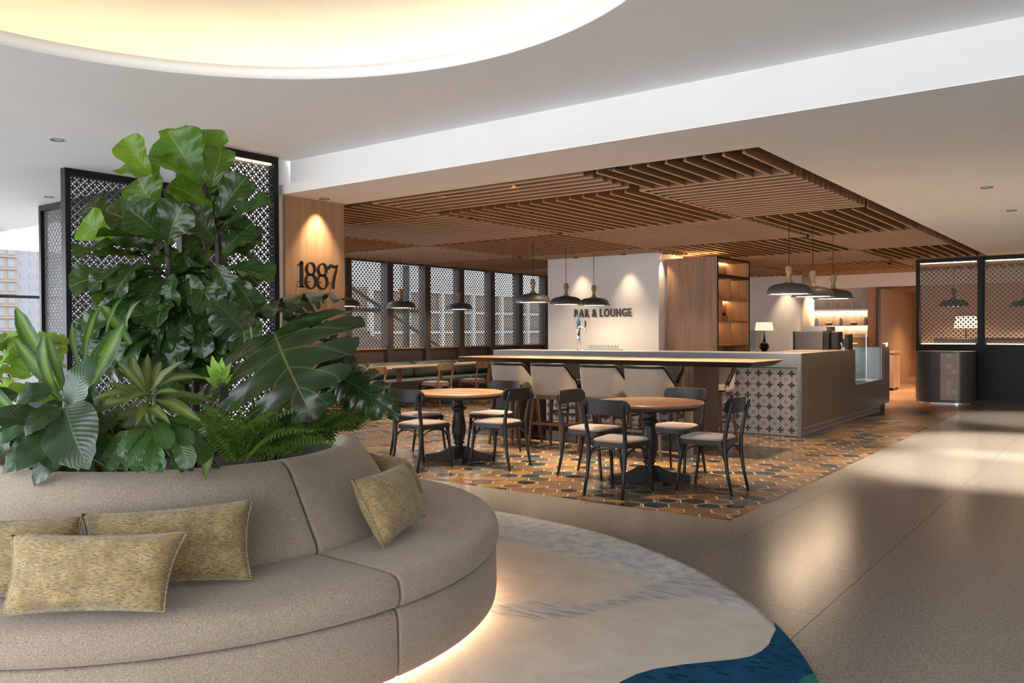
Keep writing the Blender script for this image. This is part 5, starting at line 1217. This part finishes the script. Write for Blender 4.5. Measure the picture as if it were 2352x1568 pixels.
# lime dracaena in the middle front
ld_ = thing('lime_dracaena', 'yellow-green dracaena with narrow arching leaves in the front of the planter', 'plant', (-3.32, 2.15, .70))
DD = 3.10
for i, (t_, dt_, k, wd_) in enumerate([((268, 828), -.05, .6, 1.1), ((426, 828), -.02, .6, .9), ((478, 872), .0, .4, 1.0), ((238, 878), -.08, .4, 1.1), ((212, 918), -.1, .4, 1.0), ((280, 935), -.18, .5, 1.0), ((462, 968), -.15, .5, 1.0), ((392, 975), -.2, .6, .8), ((305, 820), .1, .7, .9), ((340, 812), .15, .7, .9), ((250, 905), .05, .5, 1.0), ((440, 915), .1, .4, 1.0), ((500, 930), .1, .4, .9), ((200, 960), -.05, .5, .9), ((310, 980), -.18, .6, .9), ((410, 900), -.15, .3, .9), ((370, 830), .12, .7, .9)]):
    b_ = (345+rl.uniform(-14, 14), 905+rl.uniform(-12, 40)); place(LI[i % 3], atd(*b_, DD), atd(*t_, DD+dt_), nrm(k, rl.uniform(-.3, .3)), ld_, wid=wd_*1.0)
for x in (-8, 6): trunk([Vector((-3.32, 2.15+x*.004, .66)), atd(347+x, 960, DD), atd(345+x*1.5, 900, DD)], .010, .008, ld_, 'stem', 'cane')
# paddle-leaved plant hanging over the rim
pp = thing('paddle_leaf_plant', 'low plant with oblong mid-green leaves hanging over the sofa back', 'plant', (-3.25, 2.2, .70))
DP = 2.98
for i, (b_, t_, dt_, k, wd_) in enumerate([((340, 990), (298, 1066), -.06, .85, 1.2), ((362, 1000), (346, 1088), -.08, .85, .9), ((368, 1000), (372, 1086), -.06, .85, 1.1), ((400, 990), (443, 1074), -.06, .8, 1.15), ((380, 985), (446, 1018), -.04, .6, 1.1), ((330, 985), (276, 1050), -.04, .7, 1.1), ((400, 1000), (415, 1080), .02, .8, 1.0), ((310, 1000), (318, 1085), .0, .8, 1.0), ((420, 985), (476, 1060), .05, .7, 1.0), ((290, 990), (250, 1075), .05, .8, 1.0), ((360, 970), (390, 1030), -.1, .7, 1.0)]):
    B = atd(*b_, DP); place(PD[i % 3], B, atd(*t_, DP+dt_), nrm(k, rl.uniform(-.3, .3)), pp, wid=wd_*1.2); petiole(Vector((-3.25, 2.22, .68)), B, pp, .005)
for i in range(46):          # undergrowth leaves between the lily and the dracaena
    px_, py_ = rl.uniform(20, 520), rl.uniform(900, 1040); dd = 3.22+rl.uniform(0, .22); B = atd(px_, py_, dd); d = AX[0]*rl.uniform(-1, 1) - UPV*rl.uniform(-.4, .9) + TOC*rl.uniform(0, .4)
    pr_ = pl_ if px_ < 250 else (ld_ if i % 3 else pp); place((LY if pr_ is pl_ else LI if pr_ is ld_ else PD)[i % 3], B, B+d.normalized()*rl.uniform(.13, .22), TOC*.7+UPV*.5, pr_, wid=rl.uniform(.9, 1.2))
# ferns
def fern(label, c, n, L0, seed, xr, up=.9):
    rd = random.Random(seed); t = thing('fern', label, 'plant', c)
    for i in range(n):
        an = rd.uniform(0, 6.28); d = AX[0]*math.cos(an)*xr + TOC*math.sin(an)*.8 + UPV*rd.uniform(.05, up); d.normalize(); L_ = L0*rd.uniform(.65, 1.1)
        B = Vector(c)+Vector((rd.uniform(-.06, .06), rd.uniform(-.06, .06), 0)); place(FE[i % 3], B, B+d*L_, UPV+TOC*.4, t, 'frond', rd.uniform(.9, 1.25))
    return t
fern('bright green fern at the front of the planter under the monstera leaf', atd(560, 1050, 3.08), 38, .30, 1, 1.1, .95)
fern('darker fern trailing over the sofa back towards the round tables', atd(725, 1010, 3.45), 40, .29, 2, 1.1, .9)
fern('dark fern tuft at the end of the planter nearest the round tables', atd(790, 985, 3.80), 34, .26, 4, 1.0)
fern('small fern between the paddle leaves and the larger ferns', atd(640, 1040, 3.22), 40, .24, 3, 1.0)
# lime philodendron at the window side, behind
ph_ = thing('lime_philodendron', 'lime green leafy plant at the back of the planter by the window', 'plant', (-4.30, 2.05, .70))
for i in range(64):
    c = atd(rl.uniform(-70, 112), rl.uniform(772, 915), rl.uniform(3.95, 4.35)); d = Vector((rl.uniform(-1, 1), rl.uniform(-1, 1), rl.uniform(-.5, .5))).normalized()
    place(PH[i % 2], c, c+d*rl.uniform(.10, .17), UPV+TOC*.5, ph_)
for i in range(6): trunk([Vector((-4.30, 2.05, .67)), atd(rl.uniform(-40, 90), rl.uniform(800, 900), 4.15)], .006, .004, ph_, 'stem', 'stem')
lo_ = thing('lobed_leaf_plant', 'small lime plant with lobed leaf beside the monstera', 'plant', (-3.62, 2.3, .68))
for i, (b_, t_) in enumerate([((510, 882), (474, 838)), ((511, 880), (487, 816)), ((512, 880), (510, 820)), ((513, 881), (532, 832)), ((509, 886), (468, 866)), ((515, 886), (536, 858)), ((505, 905), (470, 912))]): place(PH[i % 2], atd(*b_, 3.3), atd(*t_, 3.28), nrm(.8), lo_, wid=.55)
trunk([Vector((lo_.location.x, lo_.location.y, .66)), atd(512, 882, 3.3)], .006, .004, lo_, 'stem', 'stem')
